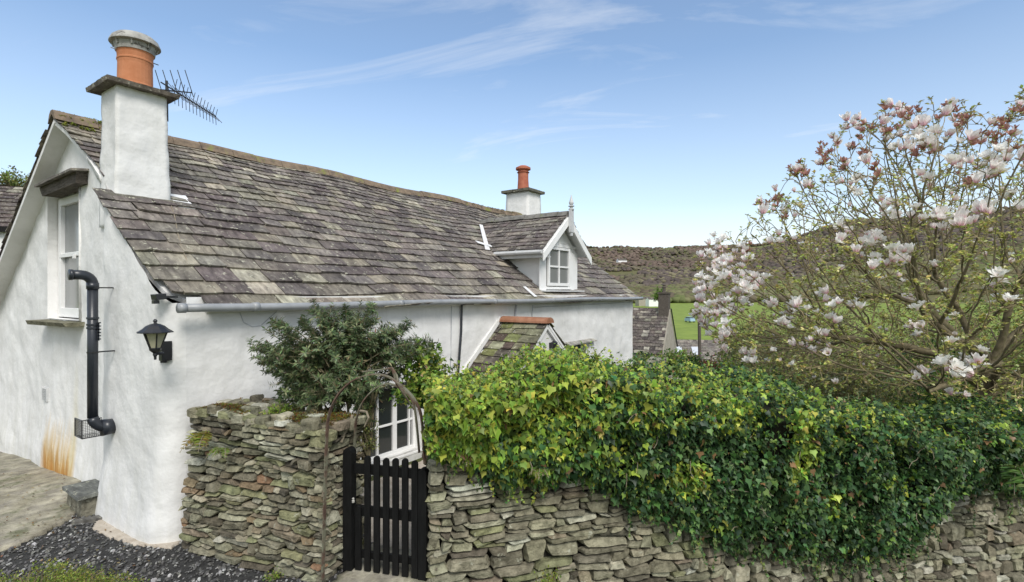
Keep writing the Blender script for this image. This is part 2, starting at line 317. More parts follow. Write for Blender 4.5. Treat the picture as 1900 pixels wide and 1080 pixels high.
def patch(name, poly, dz, mat, cell=.05, rise=0):
    xs = [p[0] for p in poly]; ys = [p[1] for p in poly]; vid = {}; V = []; Fs = []
    def v(i, j):
        if (i, j) not in vid:
            x, y = min(xs)+i*cell, min(ys)+j*cell
            jx = .4*cell*nz((x, y, 0), 9); jy = .4*cell*nz((x, y, 5), 9)
            vid[(i, j)] = len(V); V.append((x+jx, y+jy, zg(x, y)+dz+.008*nz((x, y, 0), 3)+.004*nz((x, y, 0), 12)))
        return vid[(i, j)]
    for i in range(int((max(xs)-min(xs))/cell)):
        for j in range(int((max(ys)-min(ys))/cell)):
            if inpoly(min(xs)+(i+.5)*cell, min(ys)+(j+.5)*cell, poly): Fs.append([v(i, j), v(i+1, j), v(i+1, j+1), v(i, j+1)])
    o = mesh_from(name, V, Fs, mat, None, True)
    if rise:
        m = o.modifiers.new('thick', 'SOLIDIFY'); m.thickness = rise; m.offset = -1
    return tag(o, kind='structure')
path_poly = [tuple(on_z(px, py, 0)[:2]) for px, py in ((150, 893), (142, 955), (116, 976), (60, 1004), (0, 1026), (-160, 1070), (-500, 1100), (-700, 880), (0, 790), (60, 795))]
patch('path', path_poly, .05, 'concrete', .06, .09)
fil = [tuple(on_z(px, py, 0)[:2]) for px, py in ((182, 968), (205, 958), (245, 965), (300, 985), (345, 1000), (318, 1022), (250, 1015), (200, 1000), (172, 985))]
patch('path_edge', fil, .03, 'mortar', .025, .05)
grav = [tuple(on_z(px, py, 0)[:2]) for px, py in ((-100, 1080), (0, 1015), (130, 955), (220, 930), (340, 990), (700, 1010), (700, 1160), (300, 1300), (-200, 1300))]
patch('gravel_bed', grav, .012, 'gravelbed', .06)
def build_chips():
    V = []; Fs = []; col = []
    P = []
    xs = [p[0] for p in grav]; ys = [p[1] for p in grav]
    while len(P) < 5200:
        x, y = random.uniform(min(xs), max(xs)), random.uniform(min(ys), max(ys))
        if inpoly(x, y, grav) and not inpoly(x, y, path_poly) and not inpoly(x, y, fil): P.append((x, y))
    for x, y in P:
        s = random.uniform(.008, .026)*(1.6 if random.random() < .05 else 1); o = len(V); z = zg(x, y)+.014+random.random()*.012
        a = random.random()*6.28; n = Vector((random.gauss(0, .3), random.gauss(0, .3), 1)).normalized(); u = n.orthogonal().normalized(); w = n.cross(u)
        k = random.choice((4, 5)); g = random.choice((.10, .15, .22, .30, .40) if random.random() < .35 else (.07, .095, .13))
        c = (g, g*random.uniform(.96, 1.02), g*random.uniform(.9, 1.02))
        ang = [a + 6.28*(i+random.uniform(-.25, .25))/k for i in range(k)]
        for h in (0, s*.35):
            for t in ang: V.append(Vector((x, y, z)) + (u*math.cos(t)+w*math.sin(t)*.7)*s*(1-.3*(h > 0)) + n*h); col.append(c)
        Fs.append([o+k+i for i in range(k)]); Fs += [[o+i, o+(i+1) % k, o+k+(i+1) % k, o+k+i] for i in range(k)]
    tag(mesh_from('slate_gravel', V, Fs, 'chips', None, False, col), 'loose dark slate chippings at the foot of the white gable', kind='stuff')
build_chips()
patch('gate_threshold', [tuple(W(-1.52, 4.35)[:2]), tuple(W(-.66, 4.2)[:2]), tuple(W(-.62, 4.9)[:2]), tuple(W(-1.4, 5.1)[:2])], .05, 'concrete', .05, .06)
patch('garden_path', [tuple(W(-1.4, 5.0)[:2]), tuple(W(-.6, 4.9)[:2]), (6.3, 3.9), (7.6, 4.9), (5.6, 5.6), (4.2, 5.4)], .02, 'mortar', .07)

# ------------------------------------------------------------------ the cottage
YF, XR = 5.71, 14.05
RY, RZ = 9.05, 4.87                      # main ridge
SF, SB = .733, .634                      # slopes front / back
YB = 13.7
def roofz(y): return RZ - SF*(RY-y) if y <= RY else RZ - SB*(y-RY)
cot = thing('cottage', (8, 7, 0), 'long low whitewashed cottage with slate roof, dormer and two chimneys behind the garden walls', 'cottage')
def gable_x(y, z):
    x = 2.20 + .17*sm(7.15, 7.75, y) + .04*sm(7.9, 8.6, y)
    x -= .07*sm(.9, -.1, z) + .03*math.sin(y*2.1)*sm(3, 0, z)
    return x
# wall: one skin running along the front, round the corner and along the gable; openings are left out of the grid
def build_wall():
    V = []; Fs = []
    rc = .22
    # path parameter: s<0 front wall (from far end), 0..arc corner, then gable
    def pos(s, z):
        if s <= 0: x, y, n = 2.42 - s, YF + .03*math.sin(s*.9)*sm(2.5, 0, z), (0, -1)
        else:
            arc = rc*math.pi/2
            if s < arc:
                t = s/rc; x, y, n = 2.42 - rc*math.sin(t), YF + rc*(1-math.cos(t)), (-math.sin(t), -math.cos(t))
                g = gable_x(y, z) - 2.20; x += g*math.sin(t)
            else: y = YF + rc + (s-arc); x = gable_x(y, z); n = (-1, 0)
        p = Vector((x, y, z)); a = .022*nz(p, 1.6) + .015*nz(p, 4, 3) + .006*nz(p, 11, 7)
        return p + Vector((n[0], n[1], 0))*a
    def strip(ss, zs, top, holes):
        vid = {}
        def v(i, j):
            if (i, j) not in vid:
                s = ss[i]; z = min(zs[j], top(s)); vid[(i, j)] = len(V); V.append(pos(s, z))
            return vid[(i, j)]
        for i in range(len(ss)-1):
            for j in range(len(zs)-1):
                sc, zc = (ss[i]+ss[i+1])/2, (zs[j]+zs[j+1])/2
                if any(a < sc < b and c < zc < d for a, b, c, d in holes): continue
                if zs[j] >= top(ss[i]) and zs[j] >= top(ss[i+1]): continue
                Fs.append([v(i, j), v(i, j+1), v(i+1, j+1), v(i+1, j)])
    def lines(a, b, st, extra):
        L = sorted(set([round(t, 4) for t in np.linspace(a, b, int((b-a)/st)+1)]))
        L = [t for t in L if all(abs(t-e) > st*.45 for e in extra)]; return sorted(L + extra)
    fh = [(2.42-5.66, 2.42-4.58, .16, 1.13), (2.42-11.15, 2.42-10.35, .35, 1.33)]
    strip(lines(2.42-XR, 0, .08, [e for h in fh for e in h[:2]]), lines(-1.6, 2.46, .07, [e for h in fh for e in h[2:]]), lambda s: 2.46, fh)
    off = rc*math.pi/2 - YF - rc
    def gtop(s):
        y = min(max(s-off, YF), YB); return roofz(y) - .02
    gh = [(8.77+off, 10.13+off, 2.13, 3.93)]
    strip(lines(0, YB+off, .06, [e for h in gh for e in h[:2]]), lines(-1.6, 4.86, .06, [2.13, 3.93]), gtop, gh)
    # far gable and back, plain
    o = len(V); V.extend([Vector(p) for p in ((XR, YF, -1.6), (XR, YB, -1.6), (XR, YB, roofz(YB)-.05), (XR, RY, RZ-.03), (XR, YF, 2.43), (2.45, YB, -1.6), (2.45, YB, roofz(YB)-.05))])
    Fs.extend([[o, o+1, o+2, o+3, o+4], [o+1, o+5, o+6, o+2]])
    # reveals
    for a, b, c, d in fh:
        x0, x1 = 2.42-b, 2.42-a; y0, y1 = YF-.015, YF+.17; o = len(V)
        V.extend([Vector(p) for p in ((x0, y0, c), (x1, y0, c), (x1, y0, d), (x0, y0, d), (x0, y1, c), (x1, y1, c), (x1, y1, d), (x0, y1, d))])
        Fs.extend([[o, o+1, o+5, o+4], [o+1, o+2, o+6, o+5], [o+2, o+3, o+7, o+6], [o+3, o, o+4, o+7]])
    o = len(V); V.extend([Vector((x, y, z)) for x in (2.39, 2.66) for y, z in ((8.77, 2.13), (10.13, 2.13), (10.13, 3.93), (8.77, 3.93))])
    Fs.extend([[o+i, o+(i+1) % 4, o+4+(i+1) % 4, o+4+i] for i in range(4)])
    return mesh_from('wall', V, Fs, 'lime', cot, True)
wall = build_wall()
# windows
def window(name, o, U, N, w, h, cols, rows, parent, ft=.05, fd=.05, mt=.025, glass='glass', mid=None, label=None):
    """o: lower corner, U along, N outward; frame part with its panes as sub-part."""
    o, U, N = Vector(o), Vector(U), Vector(N); Z = Vector((0, 0, 1)); m = MB()
    m.obox(o, U*ft, Z*h, N*fd); m.obox(o+U*(w-ft), U*ft, Z*h, N*fd)
    m.obox(o+U*ft, U*(w-2*ft), Z*ft*1.2, N*fd); m.obox(o+U*ft+Z*(h-ft), U*(w-2*ft), Z*ft, N*fd)
    for c in cols: m.obox(o+U*(w*c[0]-c[1]/2)+Z*ft*1.2, U*c[1], Z*(h-ft*2.2), N*(fd*.8))
    ed = [ft] + [w*c[0]-c[1]/2 for c in cols] ; ed2 = [w*c[0]+c[1]/2 for c in cols] + [w-ft]
    xs = sorted([ft] + [w*c[0]+c[1]/2 for c in cols]); xe = sorted([w*c[0]-c[1]/2 for c in cols] + [w-ft])
    for r in rows:
        for a, b in zip(xs, xe): m.obox(o+U*a+Z*(h*r[0]-r[1]/2), U*(b-a), Z*r[1], N*(fd*.7))
    f = m.build(name, 'whitepaint', parent, bevel=.004)
    g = MB(); g.obox(o+U*.01+Z*.01-N*.02, U*(w-.02), Z*(h-.02), N*.028); g.build('pane', glass, f)
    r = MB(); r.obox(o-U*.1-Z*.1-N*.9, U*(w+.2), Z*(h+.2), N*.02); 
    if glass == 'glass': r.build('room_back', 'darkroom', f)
    if label: f['label'] = label
    return f
window('window', (4.56, YF+.13, .14), (1, 0, 0), (0, -1, 0), 1.12, 1.01, [(.355, .028), (.64, .075), (.90, .028)], [(.45, .028)], cot, label='tall white casement window with thin glazing bars behind the gate')
m = MB(); m.box(4.50, 5.75, YF-.03, YF+.10, .10, .135); m.build('sill', 'whitepaint', cot, bevel=.006)
m = MB(); m.obox((4.5, YF-.10, 1.14), (1.25, 0, 0), (0, .12, .03), (0, 0, .03)); m.build('slate_drip', 'slate', cot)
window('window', (10.33, YF+.13, .33), (1, 0, 0), (0, -1, 0), .84, 1.02, [(.5, .04)], [(.5, .028)], cot)
V, Fs = rough_box([(10.2, YF-.13, 1.33), (11.5, YF-.13, 1.34), (11.5, YF+.05, 1.41), (10.2, YF+.05, 1.40), (10.2, YF-.13, 1.355), (11.5, YF-.13, 1.365), (11.5, YF+.05, 1.44), (10.2, YF+.05, 1.43)], .08, .01)
mesh_from('slate_drip', V, Fs, 'slate', cot, False, [(.33, .33, .32)]*len(V))
# gable window: white sash set deep in the wall
gw = window('window', (2.57, 8.75, 2.15), (0, 1, 0), (-1, 0, 0), 1.36, 1.76, [], [(.52, .06)], cot, ft=.11, fd=.06, glass='glassgrey', label='deep set white sash window with grey panes in the gable')
m = MB(); m.obox((2.535, 8.85, 3.03), (0, 1.2, 0), (0, 0, .05), (-.03, 0, 0)); m.obox((2.50, 9.28, 2.99), (0, .05, 0), (0, 0, .06), (-.03, 0, 0)); m.build('meeting_rail', 'whitepaint', gw)
V, Fs = rough_box([(2.29, 8.50, 3.93), (2.50, 8.50, 3.93), (2.50, 9.95, 3.91), (2.29, 9.95, 3.91), (2.28, 8.46, 4.08), (2.50, 8.46, 4.09), (2.50, 10.05, 4.06), (2.28, 10.05, 4.04)], .05, .025, 5)
lin = mesh_from('lintel', V, Fs, 'oldwood', cot, False)
V, Fs = rough_box([(2.21, 8.40, 4.065), (2.50, 8.40, 4.10), (2.50, 10.0, 4.08), (2.21, 10.0, 4.03), (2.21, 8.40, 4.095), (2.50, 8.40, 4.13), (2.50, 10.0, 4.11), (2.21, 10.0, 4.06)], .07, .015, 6, 2)
mesh_from('lintel_slate', V, Fs, 'slate', lin, False, [(.16, .15, .14)]*len(V))
V, Fs = rough_box([(2.22, 8.62, 2.06), (2.60, 8.62, 2.06), (2.60, 10.3, 2.04), (2.20, 10.3, 2.04), (2.18, 8.62, 2.11), (2.60, 8.62, 2.125), (2.60, 10.3, 2.115), (2.18, 10.3, 2.10)], .06, .02, 5, 4)
mesh_from('sill', V, Fs, 'stone', cot, False, [(.20, .19, .14)]*len(V))
m = MB(); p0 = on_x(84, 731, gable_x(10, 1)-.01)
m.box(p0.x-.012, p0.x+.02, p0.y-.11, p0.y+.11, p0.z-.10, p0.z-.085)
for k in range(7): m.box(p0.x-.014, p0.x+.01, p0.y-.10, p0.y+.10, p0.z-.08+k*.025, p0.z-.065+k*.025)
for q in (-.115, .10): m.box(p0.x-.016, p0.x+.02, p0.y+q, p0.y+q+.015, p0.z-.10, p0.z+.10)
m.build('air_vent', 'greypaint', cot)

# ---- roofs: decks and slates
PAL = [((.135, .120, .122), 5), ((.158, .142, .141), 5), ((.182, .165, .161), 4), ((.21, .195, .185), 3), ((.24, .228, .205), 1.0), ((.27, .26, .23), .3), ((.105, .094, .094), 2)]
PALE = [((.23, .212, .185), 4), ((.27, .252, .215), 4), ((.33, .312, .27), 1.8), ((.19, .175, .158), 3.6), ((.23, .228, .19), .8), ((.15, .136, .128), 1.4)]
GREEN = [((.20, .20, .14), 4), ((.26, .27, .20), 2), ((.12, .11, .10), 3), ((.09, .07, .065), 3), ((.16, .18, .08), 1.5)]
def pcol(p):
    t = random.random()*sum(w for _, w in p)
    for c, w in p:
        t -= w
        if t <= 0: break
    f = random.uniform(.85, 1.15); return tuple(q*f*random.uniform(.97, 1.03) for q in c)
def slates(name, O, U, T, N, L, rows, inside, parent, colf, w0=(.22, .42), w1=(.13, .24), thick=(.012, .022), sag=0, mat='slate', lift=.012, clip=None):
    """rows: list of exposed heights from the eave up; inside(s,t) keeps a slate whose middle lies inside."""
    O, U, T, N = Vector(O), Vector(U).normalized(), Vector(T).normalized(), Vector(N).normalized(); V = []; Fs = []; col = []
    t = 0; tot = sum(rows)
    for ri, h in enumerate(rows):
        k = t/tot; s = -random.random()*.3 - .1; lo = w0[0]*(1-k)+w1[0]*k; hi = w0[1]*(1-k)+w1[1]*k
        wob = [mn.noise(Vector((0, ri*3.1, j)))*.0 for j in range(2)]
        while s < L:
            w = random.uniform(lo, hi); wfull = w; s_keep = s
            if clip:
                ca, cb_ = clip(t+h*.4); ca += random.uniform(-.012, .012)
                if s+w < ca+.05 or s > cb_-.05: s += w; continue
                e_ = min(s+w, cb_); s = max(s, ca)
                if s-ca < .07: s = ca
                w = e_-s
            sc, tc = s+w/2, t+h/2
            if w > .04 and inside(sc, tc):
                g = random.choice((.004, .007, .012)); th = random.uniform(*thick)*(1.25-.5*k); dz = -random.uniform(0, .03)*(1-.4*k); sk = random.uniform(-.012, .012)
                und = lambda a, b: (.016*math.sin(a*.9+ri*1.3)+.012*math.sin(a*2.3+ri*2.1))*(1-.3*k)
                nb = 5; pts = []
                for i in range(nb):
                    a = s+g/2+(w-g)*i/(nb-1); pts.append((a+sk, t-.004+dz+random.uniform(-.006, .006)+und(a, t)+(.012 if i in (0, nb-1) and random.random() < .35 else 0)))
                top = [(s+g/2+(w-g)*i/(nb-1), t+h+.05+und(s, t)) for i in range(nb)]
                o = len(V); hl = th+lift+random.uniform(0, .008); c = colf(sc, tc, k)
                tw = random.uniform(-.006, .006)
                def P(a, b, n, i): 
                    q = O+U*a+T*b; sg = sag*mn.noise(Vector((q.x*.55, q.y*.8, 1))) + sag*.35*mn.noise(Vector((q.x*2.1, q.y*2.1, 4)))
                    return q+N*(n+sg+tw*(i/(nb-1)-.5)*2)
                for i, (a, b) in enumerate(pts): V.append(P(a, b, hl, i)); V.append(P(a+.002, b+.004, hl-th, i))
                for i, (a, b) in enumerate(top): V.append(P(a, b, .008, i))
                
                col += [c]*(2*nb) + [c]*nb
                for i in range(nb-1):
                    Fs.append([o+2*i, o+2*i+2, o+2*nb+i+1, o+2*nb+i]); Fs.append([o+2*i+1, o+2*i+3, o+2*i+2, o+2*i])
                Fs.append([o+1, o, o+2*nb]); Fs.append([o+2*nb-2, o+2*nb-1, o+3*nb-1])
            s = s_keep+wfull
        t += h
    return mesh_from(name, V, Fs, mat, parent, False, col)
def prof(y, P):
    for (a, u), (b, v) in zip(P, P[1:]):
        if y <= b: return u + (v-u)*max(0, (y-a)/(b-a))
    return P[-1][1]
XL = [(5.5, 2.62), (5.68, 2.55), (5.80, 2.30), (6.0, 2.22), (6.6, 2.17), (7.38, 2.15), (7.45, 2.34), (7.95, 2.34), (8.5, 2.27), (9.05, 2.19)]
XLB = [(9.05, 2.19), (14.1, 2.17)]
cf = math.sqrt(1+SF*SF); TF = Vector((0, 1, SF))/cf; NF = Vector((0, -SF, 1))/cf
cb = math.sqrt(1+SB*SB); TB = Vector((0, -1, SB))/cb; NB = Vector((0, SB, 1))/cb
E0 = Vector((0, 5.56, roofz(5.56)))
LEN = (RY-5.56)*cf
def diminishing(L, a, b):
    r = []; t = 0
    while t < L-.02: h = a+(b-a)*(t/L); r.append(h); t += h
    f = L/sum(r); return [q*f for q in r]
def ins_main(s, t):
    y = 5.56+t/cf; z = roofz(y)
    if 2.40 < s < 2.90 and 7.40 < y < 7.78: return False
    if 9.62 < s < 11.05 and y > 5.93 and (y-5.56)*SF < (4.0-2.31) and y < 7.0: return False
    return True
def col_main(s, t, k):
    y = 5.56+t/cf
    if k < .14: p = PALE if random.random() < .8 - .03*s else PAL
    elif s < 4.2 and k < .35: p = PALE if random.random() < .6 else PAL
    elif k > .62 and s < 7.5: p = PALE if random.random() < .52*sm(7.5, 4, s)+.08 else PAL
    elif nz((s, y, 0), .8, 3) > .22: p = PALE if random.random() < .45 else PAL
    elif k < .3: p = PALE if random.random() < .28 else PAL
    else: p = PALE if random.random() < .09 else PAL
    return pcol(p)
# main deck (white underneath, where the overhangs show)
def deck(name, yr, P, x1, zf, nrm, th, parent, mat='lime', n=14):
    V = []; Fs = []
    for i in range(n+1):
        y = yr[0]+(yr[1]-yr[0])*i/n; xl = prof(y, P)+(.05 if y < RY else .01); z = zf(y)
        for x in (xl, x1):
            for h in (0, -th): V.append(Vector((x, y, z))+Vector(nrm)*h)
    for i in range(n):
        a, b = 4*i, 4*i+4; Fs += [[a, a+2, b+2, b], [a+1, b+1, b+3, a+3], [a, b, b+1, a+1], [a+2, a+3, b+3, b+2]]
    Fs += [[0, 1, 3, 2], [4*n, 4*n+2, 4*n+3, 4*n+1]]
    return mesh_from(name, V, Fs, mat, parent)
roof = slates('roof', E0, (1, 0, 0), TF, NF, 14.4, diminishing(LEN-.06, .27, .14), ins_main, cot, col_main, sag=.045, clip=lambda t: (prof(5.56+t/cf, XL), 14.27), w0=(.30, .54), w1=(.17, .32), thick=(.016, .028))
roof['label'] = 'long slate slope with diminishing courses and pale lichen'
deck('roof_deck', (5.66, RY), XL, 14.22, lambda y: roofz(y)-.05, NF, .05, cot)
deck('roof_deck', (RY+.001, YB+.3), XLB, 14.22, lambda y: roofz(y)-.04, NB, .06, cot)
LB = (YB+.35-RY)*cb
slates('back_roof', (0, YB+.35, roofz(YB+.35)), (1, 0, 0), TB, NB, 14.3, diminishing(LB-.05, .22, .13), lambda s, t: True, cot, col_main, sag=.03, clip=lambda t: (2.17, 14.27))
# ridge stones
def ridge_row(name, x0, x1, y, z, r, mat, parent, axis='x', n=None, wob=.01, seg=.45):
    m = MB(); x = x0
    while x < x1-.05:
        l = min(seg*random.uniform(.85, 1.15), x1-x); dz = wob*random.uniform(-1, 1)
        prof_ = [(-r*1.15, -r*.80), (-r*.75, -r*.05), (-r*.3, r*.28), (r*.3, r*.28), (r*.75, -r*.05), (r*1.15, -r*.80), (r*.9, -r*.85), (0, -r*.1), (-r*.9, -r*.85)]
        vs = []; k = len(prof_); ns = 4
        for i in range(ns+1):
            xx = x+.004+(l-.008)*i/ns
            sg = .045*mn.noise(Vector((xx*.55, 7, 1)))
            for a, b in prof_:
                j = .006*nz((xx, a*30, b*30), 3)
                vs.append((xx, y+a+j, z+b+dz+sg+j) if axis == 'x' else (y+a, xx, z+b+dz))
        fs = [[i*k+q, i*k+(q+1) % k, (i+1)*k+(q+1) % k, (i+1)*k+q] for i in range(ns) for q in range(k)] + [list(range(k)), [ns*k+q for q in range(k)][::-1]]
        m.add(vs, fs); x += l
    return m.build(name, mat, parent, smooth=False)
ridge_row('ridge_tiles', 2.17, 13.35, RY, RZ+.045, .13, 'ridge', cot)
# moss on the ridge end by the gable
def moss_clump(name, pts, r, parent=None, n=900, mat='leaf', cols=None):
    P = []; Nn = []
    for _ in range(n):
        c = random.choice(pts); d = rvec(1)[0]; d[2] = abs(d[2])*.7; P.append(np.array(c)+d*np.array([r, r, r*.5])*random.random()**.4); Nn.append(d+[0, 0, .4])
    cc = pick(cols or [(.22, .24, .02), (.14, .18, .02), (.28, .24, .04), (.08, .10, .02)], [3, 3, 1, 2], n)
    return leaves(name, P, Nn, rvec(n), rng.uniform(.012, .028, n), cc, mat, OVAL, parent)
pts = [(random.uniform(2.2, 2.75), RY-random.uniform(-.1, .24)*1.0, 0) for _ in range(60)]; pts = [(x, y, roofz(y)+.02+.05*(abs(y-RY) < .1)) for x, y, _ in pts]
moss_clump('moss', pts, .035, cot, 1900)
pts = [(x, RY+random.uniform(-.16, .04), RZ+.03) for x in np.linspace(10.4, 13.2, 60)]
moss_clump('moss', pts, .045, cot, 1300, cols=[(.16, .14, .05), (.10, .11, .03), (.2, .16, .07), (.08, .08, .03)])
pts = []
for _ in range(70):
    a = random.random(); x, y = random.uniform(2.25, 2.9), 0
    y = random.choice((7.1, 7.25)); x = random.uniform(2.2, 2.45); pts.append((x, y, roofz(y)+.02))
# lead flashings
m = MB(); m.obox((2.93, 7.25, roofz(7.25)+.035), (.25, 0, 0), TF*.34, NF*.008); m.build('flashing', 'flash', cot)
V, Fs = rough_box([(2.20, 7.30, roofz(7.30)-.02), (2.96, 7.30, roofz(7.30)-.02), (2.96, 7.5, roofz(7.5)-.04), (2.2, 7.5, roofz(7.5)-.04), (2.24, 7.33, roofz(7.35)+.045), (2.96, 7.33, roofz(7.35)+.045), (2.96, 7.48, roofz(7.4)+.07), (2.24, 7.48, roofz(7.4)+.07)], .06, .02, 7)
mesh_from('chimney_ledge', V, Fs, 'slate', cot, False, [(.15, .145, .13)]*len(V))
V, Fs = rough_box([(2.34, 7.80, 3.84), (2.42, 7.80, 3.84), (2.42, 8.25, 4.17), (2.34, 8.25, 4.17), (2.33, 7.80, 3.93), (2.42, 7.80, 3.97), (2.42, 8.25, 4.25), (2.33, 8.25, 4.24)], .05, .02, 6)
mesh_from('verge_mortar', V, Fs, 'lime', cot, True)

# ---- near chimney
bx = [(2.34, 7.35, 3.3), (2.945, 7.35, 3.3), (2.945, 7.86, 3.3), (2.34, 7.86, 3.3), (2.365, 7.37, 4.97), (2.895, 7.37, 4.97), (2.895, 7.84, 4.97), (2.365, 7.84, 4.97)]
V, Fs = rough_box(bx, .045, .022, 3)
ch = mesh_from('chimney', V, Fs, 'lime', cot, True); ch['label'] = 'tall whitewashed chimney stack near the gable end with a cowled clay pot'
V, Fs = rough_box([(2.245, 7.265, 4.965), (3.0, 7.265, 4.965), (3.0, 7.95, 4.965), (2.245, 7.95, 4.965), (2.235, 7.255, 5.015), (3.01, 7.255, 5.015), (3.01, 7.96, 5.015), (2.235, 7.96, 5.015)], .05, .010, 9)
mesh_from('cap_slab', V, Fs, 'slate', ch, False, [(.13, .115, .10)]*len(V))
V, Fs = rough_box([(2.34, 7.35, 5.013), (2.92, 7.35, 5.013), (2.92, 7.86, 5.013), (2.34, 7.86, 5.013), (2.42, 7.43, 5.05), (2.84, 7.43, 5.05), (2.84, 7.78, 5.05), (2.42, 7.78, 5.05)], .05, .012, 9)
mesh_from('flaunching', V, Fs, 'mortar', ch, True)
m = MB(); pc = (2.635, 7.60, 5.03)
m.lathe(pc, [(.0, 0), (.198, 0), (.198, .05), (.185, .06), (.186, .11), (.182, .30), (.186, .34), (.192, .345), (.192, .362), (.186, .37), (.19, .43), (.205, .47), (.205, .50), (.17, .50), (.17, .3)], 28)
m.build('chimney_pot', 'terracotta', ch, smooth=False)
m = MB(); z = 5.53
m.lathe((pc[0], pc[1], z-.045), [(.19, 0), (.206, .0), (.212, .03), (.208, .035), (.225, .085), (.235, .10), (.20, .105)], 28)
m.lathe((pc[0], pc[1], z+.06), [(.14, -.03), (.262, -.012), (.27, -.006), (.265, .015), (.245, .06), (.20, .10), (.13, .125), (.0, .135)], 28)
for k in range(8):
    a = k*math.pi/4+.3; m.tube([(pc[0]+.22*math.cos(a), pc[1]+.22*math.sin(a), z), (pc[0]+.25*math.cos(a), pc[1]+.25*math.sin(a), z+.07)], .012, 5)
m.tube([(pc[0]-.25, pc[1]+.02, z-.05), (pc[0]+.25, pc[1]-.02, z-.10)], .006, 5)
m.build('cowl', 'metal', ch)
# ---- far chimney
V, Fs = rough_box([(13.27, 8.72, 4.2), (14.05, 8.72, 4.2), (14.05, 9.62, 4.2), (13.27, 9.62, 4.2), (13.31, 8.76, 5.62), (14.01, 8.76, 5.62), (14.01, 9.58, 5.62), (13.31, 9.58, 5.62)], .09, .02, 2)
ch2 = mesh_from('chimney', V, Fs, 'lime', cot, True); ch2['label'] = 'far white chimney stack at the other gable end with a small red pot'
V, Fs = rough_box([(13.2, 8.65, 5.62), (14.12, 8.65, 5.62), (14.12, 9.69, 5.62), (13.2, 9.69, 5.62), (13.2, 8.65, 5.70), (14.12, 8.65, 5.70), (14.12, 9.69, 5.70), (13.2, 9.69, 5.70)], .1, .018, 4)
mesh_from('cap_slab', V, Fs, 'slate', ch2, False, [(.12, .12, .10)]*len(V))
m = MB(); m.lathe((13.66, 9.17, 5.69), [(0, 0), (.21, 0), (.20, .04), (.185, .06), (.165, .4), (.165, .58), (.20, .60), (.165, .63), (.165, .66), (.235, .69), (.235, .75), (.12, .81), (.08, .82), (.08, .7)], 22); m.build('chimney_pot', 'clay_red', ch2)

# ---- gutter and pipes
m = MB(); pts = [(x, 5.53, 2.355+.008*math.sin(x*1.3)) for x in np.linspace(2.27, 14.33, 40)]
m.tube(pts, .042, 10)
for x in (2.27, 3.0, 5.1, 7.3, 9.3, 11.5, 13.4): m.tube([(x, 5.53, 2.355+.008*math.sin(x*1.3)), (x+.07, 5.53, 2.355)], .049, 10)
m.build('gutter', 'gutter', cot, smooth=True)
m = MB()
for px, y0, y1, r in ((857, 566, 694, .02),):
    a = on_y(px, y0, YF-.04); b = on_y(px-7, y1, YF-.04); m.tube([a+Vector((.12, -.1, .04)), a, a.lerp(b, .4)+Vector((.02, 0, 0)), b], r, 6)
m.build('drain_pipe', 'blackpipe', cot)
m = MB(); a = on_y(838, 568, YF-.01); b = on_y(836, 685, YF-.01); m.tube([a, b], .006, 5); m.build('cable', 'lead', cot); m = MB()
a = on_y(989, 566, YF-.02); b = on_y(987, 594, YF-.02); m.tube([a, b], .010, 5); m.build('cable', 'lead', cot); m = MB(); a = on_y(958, 566, YF-.02); b = on_y(956, 592, YF-.02); m.tube([a, b], .018, 6); m.build('cable', 'lead', cot); m = MB()
a = on_y(990, 570, YF-.015); m.tube([a, (14.0, YF-.015, a.z+.03)], .007, 5); m.build('cable', 'lead', cot); m = MB()
m.tube([on_y(445, 580, YF-.02), on_y(452, 598, YF-.02), on_y(468, 606, YF-.02), on_y(484, 604, YF-.02), on_y(513, 578, YF-.02)], .005, 4)
m.build('cable', 'lead', cot)
m = MB(); q = [on_y(px, py, 5.5) for px, py in ((318, 372),)]
def on_roof(px, py): r = ray(px, py); t = (RZ-SF*RY-2.5)/(r.z-SF*r.y); return Vector((0, 0, 2.5))+r*t+NF*.05
m.tube([on_roof(*p) for p in ((316, 388), (322, 408), (328, 440), (336, 470), (344, 488), (346, 500))], .005, 4); m.build('cable', 'paletwig', cot)

# ---- dormer
DX0, DX1, DY = 9.55, 11.12, 5.94
V = [(DX0, DY, 2.55), (DX1, DY, 2.55), (DX1, DY, 3.46), (10.32, DY, 4.12), (DX0, DY, 3.46)]
V = V + [(x, 8.3 if z > 3.9 else 7.3, z) for x, y, z in V]
dm = mesh_from('dormer', V, [[0, 1, 2, 3, 4], [5, 9, 8, 7, 6], [0, 4, 9, 5], [1, 6, 7, 2], [4, 3, 8, 9], [2, 7, 8, 3], [0, 5, 6, 1]], 'whitepaint', cot)
window('window', (9.74, DY-.025, 2.66), (1, 0, 0), (0, -1, 0), .96, .86, [(.5, .035)], [(.5, .04)], dm, ft=.055, fd=.05, glass='glassgrey')
m = MB(); m.box(9.44, 9.69, DY-.035, DY-.002, 2.52, 3.40); m.box(10.78, 11.13, DY-.03, DY-.002, 2.57, 3.44); m.box(9.69, 10.78, DY-.06, DY-.002, 2.585, 2.64); m.box(9.55, DX1, DY-.02, DY-.001, 3.54, 3.60); m.build('corner_board', 'whitepaint', dm, bevel=.006)
m = MB(); m.box(9.4, 11.25, DY-.16, DY-.01, 2.535, 2.56); m.build('flashing', 'flash', dm)
